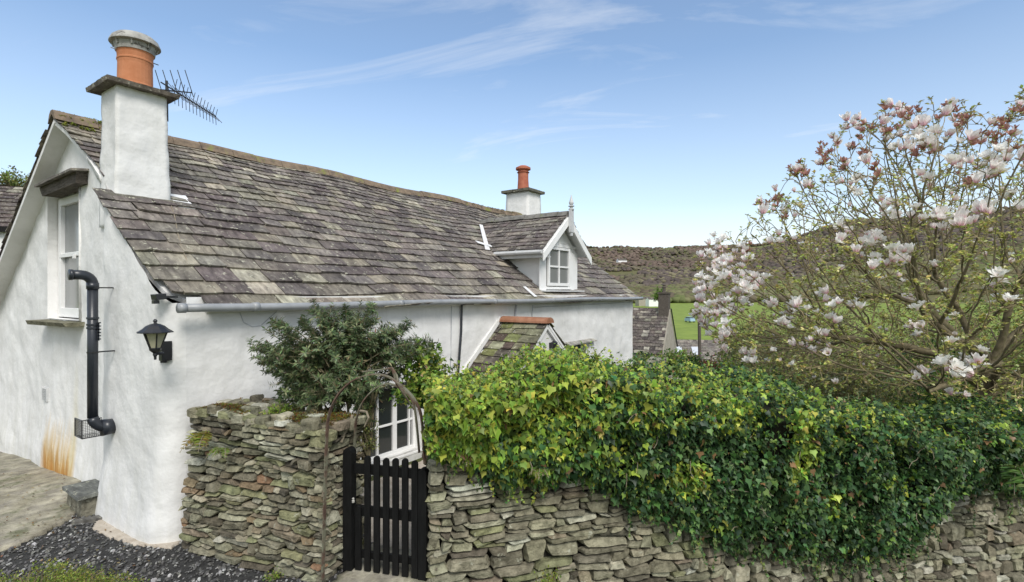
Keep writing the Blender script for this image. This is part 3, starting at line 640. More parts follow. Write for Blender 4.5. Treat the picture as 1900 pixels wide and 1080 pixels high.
# dormer roof: ridge at x=10.3, z=4.25, pitch falling to both sides, from y=5.70 back into the main slope
DZ, DXC, DS = 4.27, 10.32, .80; cd = math.sqrt(1+DS*DS); Yf = 5.70
for sgn in (-1, 1):
    Td = Vector((-sgn, 0, DS))/cd; Nd = Vector((sgn*DS, 0, 1))/cd; hw = 1.08
    def inside(s, t, sgn=sgn):
        z = DZ-DS*hw + DS*t/cd; y = Yf+s; return z > RZ-SF*(RY-y)-.06 and s > .03
    slates('dormer_roof', (DXC+sgn*hw, Yf, DZ-DS*hw), (0, 1, 0), Td, Nd, 2.7, diminishing(hw*cd-.03, .17, .15), inside, dm, lambda s, t, k: pcol(PAL), w0=(.20, .34), w1=(.2, .3), clip=lambda t: (0, 3))
    V = []; 
    for h in (-.012, -.05):
        for x, y, z in ((DXC+sgn*hw, Yf+.01, DZ-DS*hw), (DXC+sgn*hw, 7.12, DZ-DS*hw), (DXC, 8.25, DZ), (DXC, Yf+.01, DZ)): V.append(Vector((x, y, z))+Nd*h)
    mesh_from('soffit', V, [[0, 1, 2, 3], [4, 7, 6, 5]]+[[i, i+4, (i+1) % 4+4, (i+1) % 4] for i in range(4)], 'whitepaint', dm)
    m = MB(); base = Vector((DXC+sgn*(hw+.02), Yf-.03, DZ-DS*(hw+.02)-.05)); up = Vector((-sgn*(hw+.02), 0, DS*(hw+.02)))
    m.obox(base-Vector((0, 0, .17)), up, Vector((0, 0, .18)), Vector((0, .035, 0))); m.build('barge_board', 'whitepaint', dm, bevel=.005)
ridge_row('ridge_tiles', Yf, 8.2, DXC, DZ+.05, .10, 'greyridge', dm, axis='y', wob=.012, seg=.28)
m = MB(); m.box(DXC-.06, DXC+.06, Yf-.10, Yf-.035, 3.86, 4.36); m.box(DXC-.035, DXC+.035, Yf-.09, Yf-.045, 3.78, 3.86)
m.lathe((DXC, Yf-.067, 4.36), [(0, 0), (.06, 0), (.065, .02), (.035, .04), (.035, .06), (.075, .085), (.03, .11), (.05, .13), (.055, .16), (.03, .24), (0.004, .34)], 12); m.build('finial', 'greypaint', dm)
m = MB(); m.tube([(DXC-hw-.03, y, DZ-DS*hw-.045) for y in (5.72, 6.3, 6.95)], .045, 8); m.box(DXC-hw+.03, DXC-hw+.06, 5.72, 7.05, DZ-DS*hw-.16, DZ-DS*hw-.03); m.obox((DXC-hw+.06, 5.73, DZ-DS*hw-.14), (.30, 0, 0), (0, 1.3, 0), (0, 0, .02)); m.build('gutter', 'greypaint', dm)
a = Vector((DXC-hw-.06, 7.08, DZ-DS*hw)); b = Vector((DXC-.2, 8.03, 4.13)); d = (b-a).normalized(); w_ = Vector((-.20, -.0, -.0))
V = [a+NF*.05, b+NF*.05, b+Vector((-.13, 0, 0))+NF*.055, a+Vector((-.17, 0, 0))+NF*.055]; V += [v+NF*.012 for v in V]
mesh_from('valley_flashing', V, [[0, 1, 2, 3], [4, 7, 6, 5]]+[[i, i+4, (i+1) % 4+4, (i+1) % 4] for i in range(4)], 'flash', dm)
m = MB(); a = on_roof(885, 455); m.obox(a, (.42, -.1, -.073), TF*.10, NF*.012); m.build('flashing', 'flash', dm); m = MB(); m.obox(on_roof(968, 536), Vector((.10, 0, 0)), -TF*.34, NF*.01); m.build('flashing', 'flash', dm)

# ---- porch
PX, PZ, PYf = 7.80, 2.0, 4.69
V = [(6.95, PYf+.08, -.3), (8.65, PYf+.08, -.3), (8.65, PYf+.08, 1.22), (PX, PYf+.08, 1.90), (6.95, PYf+.08, 1.22)]; V = V+[(x, YF+.02, z) for x, y, z in V]
porch = mesh_from('porch', V, [[0, 1, 2, 3, 4], [5, 9, 8, 7, 6], [0, 4, 9, 5], [1, 6, 7, 2], [4, 3, 8, 9], [2, 7, 8, 3]], 'lime', cot)
PS = .828; cp = math.sqrt(1+PS*PS)
for sgn in (-1, 1):
    hw = 1.13; Td = Vector((-sgn, 0, PS))/cp; Nd = Vector((sgn*PS, 0, 1))/cp
    V = []
    for h in (-.01, -.05):
        for x, y, z in ((PX+sgn*hw, PYf+.02, PZ-PS*hw), (PX+sgn*hw, YF, PZ-PS*hw), (PX, YF, PZ), (PX, PYf+.02, PZ)): V.append(Vector((x, y, z))+Nd*h)
    mesh_from('roof_deck', V, [[0, 1, 2, 3], [4, 7, 6, 5]]+[[i, i+4, (i+1) % 4+4, (i+1) % 4] for i in range(4)], 'whitepaint', porch)
    slates('porch_roof', (PX+sgn*hw, PYf, PZ-PS*hw), (0, 1, 0), Td, Nd, 1.01, diminishing(hw*cp-.03, .20, .17), lambda s, t: True, porch, lambda s, t, k: pcol(GREEN), w0=(.22, .36), w1=(.2, .32), thick=(.014, .022), clip=lambda t: (0, 1.0))
    m = MB(); m.tube([(PX+sgn*(hw+.04), y, PZ-PS*hw-.03) for y in (PYf-.02, YF-.03)], .045, 8); m.build('gutter', 'blackpipe', porch)
# limewash fillet along the wall and a red ridge tile
for sgn in (-1, 1):
    m = MB(); m.obox((PX+sgn*1.2, YF-.03, PZ-PS*1.2+.04), (-sgn*1.12, 0, PS*1.12), (0, 0, .10), (0, .06, 0)); m.build('wall_fillet', 'lime', porch)
m = MB(); k = 10; vs = []
for y in (PYf-.02, YF-.035):
    for i in range(k): a = math.pi*i/(k-1); vs.append((PX+.13*math.cos(a), y, PZ-.02+.10*math.sin(a)))
m.add(vs, [[i, i+1, k+i+1, k+i] for i in range(k-1)]+[list(range(k)), list(range(2*k-1, k-1, -1))]); m.build('ridge_tile', 'dull_tile', porch)
m = MB(); a = on_y(1023, 641, PYf+.05); m.lathe((a.x, a.y-.06, a.z-.06), [(0, 0), (.04, 0), (.055, .10), (.07, .11), (.02, .15), (0, .15)], 8); m.box(a.x-.03, a.x+.03, a.y-.05, a.y+.03, a.z-.04, a.z+.05); m.build('porch_lamp', 'blackmetal', porch)
for s_ in (1,):
    m = MB(); m.obox((PX-1.05, PYf+.03, PZ-PS*1.05-.12), (1.05, 0, PS*1.05), (0, 0, .09), (0, .05, 0)); m.obox((PX+1.05, PYf+.03, PZ-PS*1.05-.12), (-1.05, 0, PS*1.05), (0, 0, .09), (0, .045, 0)); m.build('barge_board', 'whitepaint', porch)

# ------------------------------------------------------------------ things fixed to the cottage
# tv aerial
bs = at(328, 171, 6.75); be = at(400, 216, 7.55); bs = bs + (bs-be)*.35
ae = thing('tv_aerial', be, 'black many armed television aerial sticking out behind the tall chimney', 'aerial')
m = MB(); m.tube([bs, be], .009, 6); m.build('boom', 'blackmetal', ae)
d = (be-bs).normalized(); sd = d.cross(Vector((0, 0, 1))).normalized(); up = sd.cross(d)
for i in range(13):
    p = bs.lerp(be, .22+.78*i/12); m = MB(); l = .165-.004*i
    for a in (.05, -.75, .05+math.pi, -.75+math.pi): m.tube([p, p+(up*math.cos(a)*l+sd*math.sin(a)*l)+d*.03], .0042, 5)
    m.build('element', 'blackmetal', ae)
m = MB(); q = bs.lerp(be, .27); rr = q+up*.02
arm = sd*.0
for k in range(5):
    p = at(288+28*0+13.8*k, 130, 6.9); e1 = at(301+14.5*k, 172+2*k, 6.9); m.tube([p, e1], .0055, 5)
m.tube([at(285, 165, 6.9), at(356, 172, 6.9)], .008, 5); m.build('reflector', 'blackmetal', ae)
m = MB(); m.tube([at(310, 225, 7.2), at(309, 150, 7.2)], .018, 8); m.tube([at(309, 168, 7.2), bs.lerp(be, .25)], .01, 6); m.tube([at(309, 215, 7.2), (2.9, 7.8, 4.55)], .014, 6); m.build('mast', 'blackmetal', ae)
# flue
xw = 2.13
fl = thing('flue_pipe', (xw-.1, 7.3, 1), 'tall black flue pipe with elbow top running up the white gable', 'flue pipe')
cx = xw-.13; r0 = ray(172, 600); yy = cx/r0.x*r0.y
def zp(py): return 2.5+(544-py)/970*RF(cx, yy)[1]
m = MB(); m.tube([(cx, yy, zp(775)), (cx, yy, zp(528))], .048, 18); m.build('pipe', 'blackpipe', fl, smooth=True)
m = MB(); zt = zp(528); el = [(cx-.10*(1-math.cos(t)), yy, zt+.10*math.sin(t)) for t in np.linspace(0, math.pi/2, 7)] + [(cx-.19, yy, zt+.10)]
m.tube(el, .051, 18); m.lathe((cx, yy, zt-.05), [(.048, 0), (.056, 0), (.056, .07), (.048, .07)], 18); m.tube([(cx-.17, yy, zt+.10), (cx-.2, yy, zt+.10)], .057, 18); m.build('elbow', 'blackpipe', fl, smooth=True)
m = MB()
for py in (592, 604, 610): m = m if py == 592 else MB(); m.lathe((cx, yy, zp(py)), [(.048, 0), (.056, 0), (.056, .02), (.048, .02)], 18); m.build('joint', 'blackpipe', fl)
m = MB()
for k in range(6): m.box(cx+.03, cx+.05, yy-.08, yy-.04, zp(600+k*6), zp(600+k*6)+.012)
m.box(cx+.03, cx+.036, yy-.08, yy-.04, zp(632), zp(598)); m.build('slot_vent', 'blackpipe', fl)
for py in (535, 655):
    m = MB(); m.lathe((cx, yy, zp(py)), [(.048, 0), (.053, 0), (.053, .014), (.048, .014)], 18); m.box(cx-.01, xw+.1, yy-.008, yy+.008, zp(py), zp(py)+.014); m.build('bracket', 'blackmetal', fl)
m = MB(); zb = zp(775); el = [(cx+.14*(1-math.cos(t))*1.0, yy-.02*t, zb-.12*math.sin(t)) for t in np.linspace(0, math.pi/2, 6)]
m.tube(el, .054, 16); m.lathe((0, 0, 0), [(0, 0)], 3) if 0 else None; m.tube([(xw-.06, yy-.03, zb-.12), (xw+.05, yy-.03, zb-.12)], [.09, .08], 18); m.build('outlet', 'blackpipe', fl, smooth=True)
m = MB()   # wire guard basket
g0 = Vector((cx-.10, yy-.03, zb-.20)); gx, gy, gz = .17, .22, .19
for face in range(3):
    for i in range(12):
        t = i/11
        if face == 0:
            m.tube([g0+Vector((0, gy*t, 0)), g0+Vector((0, gy*t, gz))], .0022, 4, False); m.tube([g0+Vector((0, 0, gz*t)), g0+Vector((0, gy, gz*t))], .0022, 4, False)
        elif face == 1:
            m.tube([g0+Vector((gx*t, 0, 0)), g0+Vector((gx*t, 0, gz))], .0022, 4, False); m.tube([g0+Vector((0, 0, gz*t)), g0+Vector((gx, 0, gz*t))], .0022, 4, False)
        else: m.tube([g0+Vector((gx*t, 0, 0)), g0+Vector((gx*t, gy, 0))], .0022, 4, False)
for a, b in (((0, 0, 0), (0, gy, 0)), ((0, 0, gz), (0, gy, gz)), ((0, 0, 0), (0, 0, gz)), ((0, gy, 0), (0, gy, gz)), ((0, 0, 0), (gx, 0, 0)), ((0, 0, gz), (gx, 0, gz))): m.tube([g0+Vector(a), g0+Vector(b)], .006, 5)
m.build('wire_guard', 'blackmetal', fl)
# wall lantern
lx, ly = on_x(288, 630, 2.02)[:2]
def zl(py): return 2.5+(544-py)/970*RF(lx, ly)[1]
ln = thing('wall_lantern', (lx, ly, zl(660)), 'black six sided carriage lantern on a wall bracket at the cottage corner', 'lantern')
z0, z1 = zl(655), zl(614)
def hexp(r, z, n=6, ph=.3): return [(lx+r*math.cos(ph+2*math.pi*k/n), ly+r*math.sin(ph+2*math.pi*k/n), z) for k in range(n)]
zbod, ztop = zl(646), zl(616); rb, rt = .045, .098
m = MB(); a, b = hexp(rb-.004, zbod), hexp(rt-.004, ztop); m.add(a+b, [[i, (i+1) % 6, 6+(i+1) % 6, 6+i] for i in range(6)]); m.build('glass', 'lampglass', ln)
m = MB(); a, b = hexp(rb, zbod), hexp(rt, ztop)
for i in range(6): m.tube([a[i], b[i]], .0065, 5); m.tube([b[i], b[(i+1) % 6]], .006, 5); m.tube([a[i], a[(i+1) % 6]], .006, 5)
m.lathe((lx, ly, zbod-.075), [(0, -.03), (.010, -.03), (.012, 0), (.02, .012), (.018, .03), (.045, .055), (.05, .075)], 12); m.build('frame', 'blackmetal', ln)
m = MB(); m.lathe((lx, ly, ztop), [(.10, 0), (.142, -.006), (.142, .002), (.10, .03), (.075, .055), (.04, .072), (.014, .078), (.012, .09), (.02, .098), (.010, .115), (0, .12)], 12); m.build('hood', 'blackmetal', ln)
m = MB(); w0 = on_x(308, 648, 2.26); m.box(w0.x-.05, w0.x+.04, w0.y-.035, w0.y+.035, w0.z-.11, w0.z+.08); m.tube([(w0.x-.04, w0.y, w0.z-.03), (lx+.06, ly-.0, zbod-.055), (lx, ly, zbod-.05)], .014, 8); m.tube([(w0.x-.02, w0.y, w0.z-.09), (w0.x-.02, w0.y, w0.z-.13)], .03, 10); m.build('bracket', 'blackmetal', ln)
fp = on_x(300, 553, 2.20); fd_ = thing('security_light', fp, 'small black security floodlight under the roof corner', 'floodlight')
m = MB(); m.obox(fp+Vector((-.06, -.05, -.02)), (.09, 0, .01), (0, .13, 0), (-.01, 0, .055)); m.build('housing', 'blackmetal', fd_, bevel=.005)
m = MB(); m.box(fp.x, fp.x+.14, fp.y-.01, fp.y+.02, fp.z, fp.z+.02); m.obox(fp+Vector((-.075, -.02, -.055)), (.05, 0, 0), (0, .05, 0), (0, 0, .035)); m.build('sensor', 'blackmetal', fd_)
# overhead line
m = MB(); a = Vector((11.38, 5.72, 3.40)); pole_p = W(16.0, 26.0, 3.2); L_ = []
b = at(1322, 518, 14.0); b2 = b+(b-a)*1.1+Vector((0, 0, .25))
for t in np.linspace(0, 1, 24): p = a.lerp(b, t*2.1) if 0 else a+(b-a)*2.1*t; L_.append(p+Vector((0, 0, -.16*math.sin(math.pi*min(1, t*1.0))*1.0)))
m.tube(L_, .011, 5); wr = m.build('overhead_cable', 'paletwig'); tag(wr, 'thin overhead cable running from the dormer eave towards the magnolia', 'cable')

# ------------------------------------------------------------------ dry stone walls
SG = [((.23, .215, .16), 4), ((.30, .285, .21), 4), ((.36, .345, .27), 2.5), ((.18, .165, .125), 3), ((.44, .43, .37), 1.2), ((.22, .22, .13), 1.6), ((.13, .115, .09), 2), ((.24, .20, .15), 1.6)]
SR = SG + [((.25, .155, .10), .7), ((.24, .18, .12), 1)]
def stones(O, U, N, L, zb, H, pal, hs=(.035, .11), ws=(.09, .34), depth=.05, tall=.10, seed=0, bow=None, base=-.9, nx=9, ny=6, wav=.012):
    """stones laid in wavy courses on a face; O origin (ground plan), U along, N outward."""
    rs = random.Random(seed); O, U, N = Vector(O), Vector(U).normalized(), Vector(N).normalized(); V = []; Fs = []; col = []
    zs = [base]
    while zs[-1] < 2.2: zs.append(zs[-1] + rs.uniform(*hs)*rs.choice((1, 1, .7, 1.3)))
    def zc(k, s): return zs[k] + wav*mn.noise(Vector((s*1.7, k*.35, seed))) + wav*.9*mn.noise(Vector((s*4.5, k*1.3, seed+3)))
    def stone(s0, s1, za0, za1, zb0, zb1):
        if s1-s0 < .02: return
        g = rs.uniform(-.002, .005); o = len(V); c = pcol(pal); sk0, sk1 = rs.uniform(-.032, .032), rs.uniform(-.032, .032)
        ta, tb, dd = rs.uniform(-.018, .018), rs.uniform(-.018, .01), rs.uniform(-.026, .018); ex = rs.choice((4, 6, 8)); kk = rs.uniform(.70, .97)
        q = [rs.choice((0, .05, .15, .32))*rs.random()*1.2 for _ in range(4)]
        for j in range(ny):
            for i in range(nx):
                a = -1+2*i/(nx-1); b = -1+2*j/(ny-1); a = math.copysign(abs(a)**.75, a); b = math.copysign(abs(b)**.8, b)
                e = max(abs(a), abs(b)); r = (abs(a)**5+abs(b)**5)**.2; f = 1/max(1, r) if e > .3 else 1
                cn = q[(a > 0)+2*(b > 0)]*abs(a*b)
                a2, b2 = a*f*(1-cn*.8)*1.04, b*f*(1-cn)*1.04; u = (a2+1)/2; v = (b2+1)/2
                sl_ = s0+g+sk0*b2; sr_ = s1-g+sk1*b2; s = sl_+(sr_-sl_)*u
                z0_ = za0+(za1-za0)*u+g; z1_ = zb0+(zb1-zb0)*u-g; z = z0_+(z1_-z0_)*v
                d = dd + ta*a + tb*b - (depth*1.5)*max(0, e-kk)/(1-kk+.001)*(e**ex) if e > kk else dd+ta*a+tb*b
                p = O+U*s; p.z = z; nn = nz(p, 14, seed)*.010+nz(p, 34, seed)*.005
                bw = bow(s, z) if bow else 0
                p += N*(d+nn+bw); p.z += .010*nz(p, 9, 9)+.004*nz(p, 25, 9); p += U*(.012*nz(p, 10, 5)+.004*nz(p, 25, 5))
                V.append(p); 
                w = 1; col.append(tuple(x*w for x in c))
        for j in range(ny-1):
            for i in range(nx-1): a = o+j*nx+i; Fs.append([a, a+1, a+nx+1, a+nx])
    block = []
    for k in range(len(zs)-2):
        s = -rs.random()*.1; nb = []
        kx = 0
        while s < L:
            hit = [b for b in block if b[0]-.015 <= s < b[1]-.01]
            if hit: s = hit[0][1]; continue
            h = zs[k+1]-zs[k]; w = rs.uniform(*ws)*rs.choice((.55, 1, 1, 1.25)); w = max(w, h*1.0)
            e = min(s+w, L)
            for b in block:
                if s < b[0] < e: e = b[0]
            s_ = max(s, 0)
            if e-s_ > .025:
                mid = (s_+e)/2; zt = H(mid)
                t = rs.random() < tall and e-s_ < .30 and k+2 < len(zs)
                k2 = k+2 if t else k+1
                if zc(k, mid) < zt-.03 and zc(k+1, mid) > zb(mid):
                    tp0, tp1 = min(zc(k2, s_), H(s_)+.02), min(zc(k2, e), H(e)+.02)
                    if not t and h > .075 and rs.random() < .22:
                        f = rs.uniform(.35, .65); m0 = zc(k, s_)*(1-f)+tp0*f; m1 = zc(k, e)*(1-f)+tp1*f+rs.uniform(-.008, .008)
                        x = s_+(e-s_)*rs.uniform(.3, .7) if rs.random() < .5 else e
                        stone(s_, e, zc(k, s_), zc(k, e), m0, m1)
                        mx_ = m0+(m1-m0)*(x-s_)/(e-s_); tx = tp0+(tp1-tp0)*(x-s_)/(e-s_)
                        stone(s_, x, m0, mx_, tp0, tx)
                        if x < e: stone(x, e, mx_, m1, tx, tp1)
                    else: stone(s_, e, zc(k, s_), zc(k, e), tp0, tp1)
                if t: nb.append((s_, e))
            s = e
        block = nb
    return V, Fs, col
def add_cap(V, Fs, col, O, U, B, L, H, W_, pal, seed, n=None, zoff=.0):
    """irregular flat stones on a wall top"""
    rs = random.Random(seed); s = 0
    O, U, B = Vector(O), Vector(U).normalized(), Vector(B).normalized()
    while s < L:
        w = rs.uniform(.08, .2); t = -.01
        while t < W_-.05:
            dpt = rs.uniform(.08, .18); z = H(s+w/2)+rs.uniform(-.045, .03)+zoff
            pts = []
            k = 8
            for i in range(k):
                a = 2*math.pi*(i+rs.uniform(-.2, .2))/k; ca, sa = math.cos(a), math.sin(a); f = 1/max(abs(ca), abs(sa))**.6
                pts.append((s+w/2+ca*w*.5*f*.98, min(t+dpt/2+sa*dpt*.5*f*.98, W_+.02)))
            o = len(V); c = pcol(pal); tx, ty = rs.uniform(-.08, .08), rs.uniform(-.08, .08); th = rs.uniform(.02, .045)
            for lv, sc in ((-.05, 1), (th*.6, 1), (th, .86)):
                for a, b in pts:
                    ca, cb2 = s+w/2, t+dpt/2; a2 = ca+(a-ca)*sc; b2 = cb2+(b-cb2)*sc; p = O+U*a2+B*b2; p.z = z+lv+(a2-ca)*tx+(b2-cb2)*ty; p.z += .006*nz(p, 12); V.append(p); col.append(c)
            for q in (0, 1):
                for i in range(k): Fs.append([o+q*k+i, o+q*k+(i+1) % k, o+(q+1)*k+(i+1) % k, o+(q+1)*k+i])
            Fs.append([o+2*k+i for i in range(k)]); t += dpt
        s += w
# left wall: from the cottage corner to the gate
LA, LB_ = Vector((-3.20, 5.12, 0)), Vector((-1.60, 4.47, 0))
def w2(v): return W(v[0], v[1], v[2])
la, lb = w2(LA), w2(LB_); LU = (lb-la).normalized(); LL = (lb-la).length; LN = Vector((LU.y, -LU.x, 0))
if LN.dot(-la) < 0: LN = -LN
LH = lambda s: 1.31+.05*sm(0, .3, s)+.02*math.sin(s*5)-.05*sm(1.2, 1.5, s)
lw = thing('dry_stone_wall', la, 'short dry stone wall with mossy top between the white cottage and the gate', 'stone wall')
V, Fs, col = stones(la, LU, LN, LL, lambda s: -.1, LH, SR, hs=(.026, .068), ws=(.09, .34), seed=3, bow=lambda s, z: .02*math.sin(z*4+s*2)+.05*sm(.9, 0, z), base=-.12, tall=.07, wav=.02)
EB = -LN; EN = LU
V2, F2, c2 = stones(lb, EB, EN, .55, lambda s: -.1, lambda s: 1.31, SG, hs=(.03, .08), ws=(.10, .26), seed=8, base=-.12, bow=lambda s, z: .02*math.sin(z*5))
o = len(V); V += V2; Fs += [[i+o for i in f] for f in F2]; col += c2
add_cap(V, Fs, col, la, LU, -LN, LL, LH, .55, SG, 5)
mesh_from('stones', V, Fs, 'stone', lw, False, col)
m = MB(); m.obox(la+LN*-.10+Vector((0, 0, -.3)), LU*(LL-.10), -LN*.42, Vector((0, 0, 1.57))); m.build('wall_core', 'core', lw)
n = 9000; P = np.zeros((n, 3)); 
for i in range(n):
    s = rng.random()*LL; b = .02+rng.random()*.5; q = la+LU*s-LN*b; d = nz((q.x, q.y, 0), 3.2); P[i] = (q.x, q.y, LH(s)+.02+.05*max(0, d)+.012*rng.random())
keep = np.array([nz((p[0], p[1], 2), 2.6) > -.12 for p in P]); P = P[keep]; n = len(P)
Nn = rvec(n)*.6+[0, 0, 1]
leaves('moss', P, Nn, rvec(n), rng.uniform(.010, .026, n), pick([(.10, .11, .02), (.16, .17, .03), (.20, .08, .02), (.24, .22, .05), (.13, .06, .02)], [3, 2, 2.4, 1, 2], n), 'leaf', OVAL, lw)
# fern fronds
def fern(name, base, out, n, length, label, seed=0, cat='fern', cols=((.20, .24, .04), (.28, .26, .06), (.14, .18, .04)), parent=None, drop=.9):
    rs = random.Random(seed); P, Nn, T, sz, cl = [], [], [], [], []; m = MB(); base = Vector(base); out = Vector(out).normalized(); side = out.cross(Vector((0, 0, 1)))
    for i in range(n):
        a = rs.uniform(-1.2, 1.2); d = (out*math.cos(a)+side*math.sin(a)); l = length*rs.uniform(.6, 1.1); p0 = base+side*rs.uniform(-.06, .06)+out*rs.uniform(-.02, .02)
        pts = [p0+d*l*.8*t+Vector((0, 0, 1))*l*(.55*t-drop*t*t) for t in np.linspace(0, 1, 11)]; m.tube(pts, .0025, 4, False); c = rs.choice(cols)
        for k in range(1, 11):
            p = pts[k]; dd = (pts[k]-pts[k-1]).normalized(); sd = dd.cross(Vector((0, 0, 1))).normalized(); up = sd.cross(dd)
            for sgn in (-1, 1):
                for h in (0, .5):
                    P.append(p-dd*h*.5*l*.1); Nn.append(up+Vector((rs.gauss(0, .2), rs.gauss(0, .2), 0))); T.append(sd*sgn+dd*.35); sz.append(l*.26*math.sin(math.pi*(k*.085+.1))); cl.append([x*rs.uniform(.7, 1.3) for x in c])
    st = m.build(name, 'paletwig', parent)
    if parent is None: tag(st, label, cat)
    leaves('foliage', P, Nn, T, sz, cl, 'leaf', LANCE, st); return st
fern('fern', la+LU*.36+LN*.05+Vector((0, 0, 1.16)), LN, 14, .26, 'yellowing fern growing out of the mossy wall beside the cottage corner', 2, cols=((.26, .24, .05), (.20, .22, .04), (.30, .22, .07)))
fern('fern', la+LU*.62+LN*.06+Vector((0, 0, 1.06)), LN, 8, .17, 'small green hart fern in the stones below the yellowing fern', 5, cols=((.16, .24, .04),))
# right wall
RA = Vector((-.706, 4.42, 0)); RU_ = Vector((.967, .254, 0)); ra = w2(RA); RU = (w2(RA+RU_)-ra).normalized(); RN = Vector((RU.y, -RU.x, 0))
if RN.dot(-ra) < 0: RN = -RN
RH = lambda s: 1.08-.12*s+.02*math.sin(s*3)
rw = thing('dry_stone_wall', ra, 'long grey-green dry stone wall below the ivy, running right from the gate', 'stone wall')
V, Fs, col = stones(ra, RU, RN, 2.9, lambda s: -.75, RH, SG, hs=(.036, .098), ws=(.13, .42), seed=21, base=-.78, tall=.07, bow=lambda s, z: .03*nz((s, z, 0), 1.3)+.03*sm(.5, -.3, z), wav=.035)
V2, F2, c2 = stones(ra+RU*2.9, RU, RN, 8.1, lambda s: -1.7, lambda s: RH(s+2.9), SG, hs=(.045, .10), ws=(.08, .27), seed=25, base=-1.7, tall=.2, bow=lambda s, z: .03*nz((s+2.9, z, 0), 1.3), wav=.03, nx=7, ny=5)
o = len(V); V += V2; Fs += [[i+o for i in f] for f in F2]; col += c2
V2, F2, c2 = stones(ra-RN*.5, RN, -RU, .5, lambda s: -.2, lambda s: 1.05, SG, seed=28, base=-.2, nx=7, ny=5)
o = len(V); V += V2; Fs += [[i+o for i in f] for f in F2]; col += c2
mesh_from('stones', V, Fs, 'stone', rw, False, col)
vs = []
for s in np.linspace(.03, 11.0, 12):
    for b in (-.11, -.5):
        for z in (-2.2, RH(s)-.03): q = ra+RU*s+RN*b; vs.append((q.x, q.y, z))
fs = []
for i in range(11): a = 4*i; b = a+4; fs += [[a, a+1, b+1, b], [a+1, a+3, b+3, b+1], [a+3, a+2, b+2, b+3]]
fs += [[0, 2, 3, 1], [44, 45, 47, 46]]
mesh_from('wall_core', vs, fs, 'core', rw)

# ------------------------------------------------------------------ gate and arch
GL, GR = Vector((-1.475, 4.66, 0)), Vector((-.735, 4.47, 0)); gl, gr = w2(GL), w2(GR); GU = (gr-gl).normalized(); GW = (gr-gl).length; GN = Vector((GU.y, -GU.x, 0))
if GN.dot(-gl) < 0: GN = -GN
gt = thing('garden_gate', gl, 'black painted picket gate with round topped pales between the two stone walls', 'gate')
def rounded_pale(m, s, w, z0, z1, th, nrm, off=0, rnd=True):
    k = 7; prof_ = [(s-w/2, z0), (s+w/2, z0)] + [(s+w/2*math.cos(t), z1-w/2+w/2*math.sin(t)) for t in np.linspace(0, math.pi, k)]
    o = gl+nrm*off; a = [o+GU*x+Vector((0, 0, z)) for x, z in prof_]; b = [p+nrm*th for p in a]; n = len(a)
    m.add(a+b, [list(range(n))[::-1], [n+i for i in range(n)]]+[[i, (i+1) % n, n+(i+1) % n, n+i] for i in range(n)])
m = MB(); rounded_pale(m, .03, .085, -.04, 1.13, .08, GN, -.04); m.build('gate_post', 'blackpaint', gt)
for i, s in enumerate((.125, .215, .305, .395, .485, .575, .665)):
    m = MB(); rounded_pale(m, s, .056, .06, (1.065 if i else .62)+.006*(i % 3), .022, GN, .0); m.build('pale', 'blackpaint', gt)
for z0, h in ((.90, .085), (.53, .09), (.16, .06)):
    m = MB(); m.obox(gl-GN*.03+Vector((0, 0, z0)), GU*.70, Vector((0, 0, h)), GN*.029); m.build('rail', 'blackpaint', gt)
m = MB(); rounded_pale(m, .735, .075, -.04, 1.0, .07, GN, -.05); m.build('gate_post', 'blackpaint', gt)
m = MB(); p = gl+GU*.085+GN*.03+Vector((0, 0, .655)); m.lathe(p, [(0, 0), (.013, 0), (.013, .02), (.006, .026), (.012, .035), (0, .045)], 8); m.build('latch', 'metal', gt)
# rusty garden arch, two hoops
ar = thing('garden_arch', w2(Vector((-1.63, 4.42, 0))), 'rusty flat metal garden arch standing over the black gate', 'arch')
def hoop(F0, F1, pts, w, name='hoop'):
    n = len(pts); m = MB(); P_ = []
    for i, (px, py) in enumerate(pts): P_.append(at(px, py, F0+(F1-F0)*i/(n-1)))
    # smooth
    Q = []
    for i in range(n-1):
        for t in np.linspace(0, 1, 6)[:-1]:
            p0, p1, p2, p3 = P_[max(i-1, 0)], P_[i], P_[i+1], P_[min(i+2, n-1)]
            Q.append(.5*((2*p1)+(-p0+p2)*t+(2*p0-5*p1+4*p2-p3)*t*t+(-p0+3*p1-3*p2+p3)*t**3))
    Q.append(P_[-1]); dv = W(.35, 1, 0).normalized()
    vs = []; fs = []
    for i, q in enumerate(Q):
        d = (Q[min(i+1, len(Q)-1)]-Q[max(i-1, 0)]).normalized(); nn = d.cross(dv).normalized()*.005; ww = nn.cross(d).normalized()*w/2
        ww = (dv-d*dv.dot(d)).normalized()*w/2
        vs += [q+nn+ww, q+nn-ww, q-nn-ww, q-nn+ww]
    for i in range(len(Q)-1): fs += [[4*i+k, 4*i+(k+1) % 4, 4*i+4+(k+1) % 4, 4*i+4+k] for k in range(4)]
    m.add(vs, fs); return m.build(name, 'rust', ar)
hoop(4.40, 4.30, [(599, 1075), (601, 990), (604, 880), (607, 800), (612, 765), (628, 732), (655, 706), (688, 695), (718, 698), (745, 716), (768, 740), (782, 775), (788, 860)], .032)
hoop(4.78, 4.66, [(656, 1010), (657, 900), (659, 800), (664, 768), (676, 742), (698, 720), (722, 712), (748, 724), (768, 752), (778, 840)], .026)
m = MB(); m.tube([at(672, 690, 4.5), at(700, 687, 4.45), at(728, 683, 4.4), at(736, 697, 4.4), at(738, 708, 4.36)], [.006, .007, .010, .012, .010], 6); m.tube([at(728, 683, 4.4), at(736, 712, 4.4), at(752, 735, 4.42), at(768, 760, 4.45)], [.012, .012, .010, .007], 6); m.build('dead_stem', 'rust', ar)
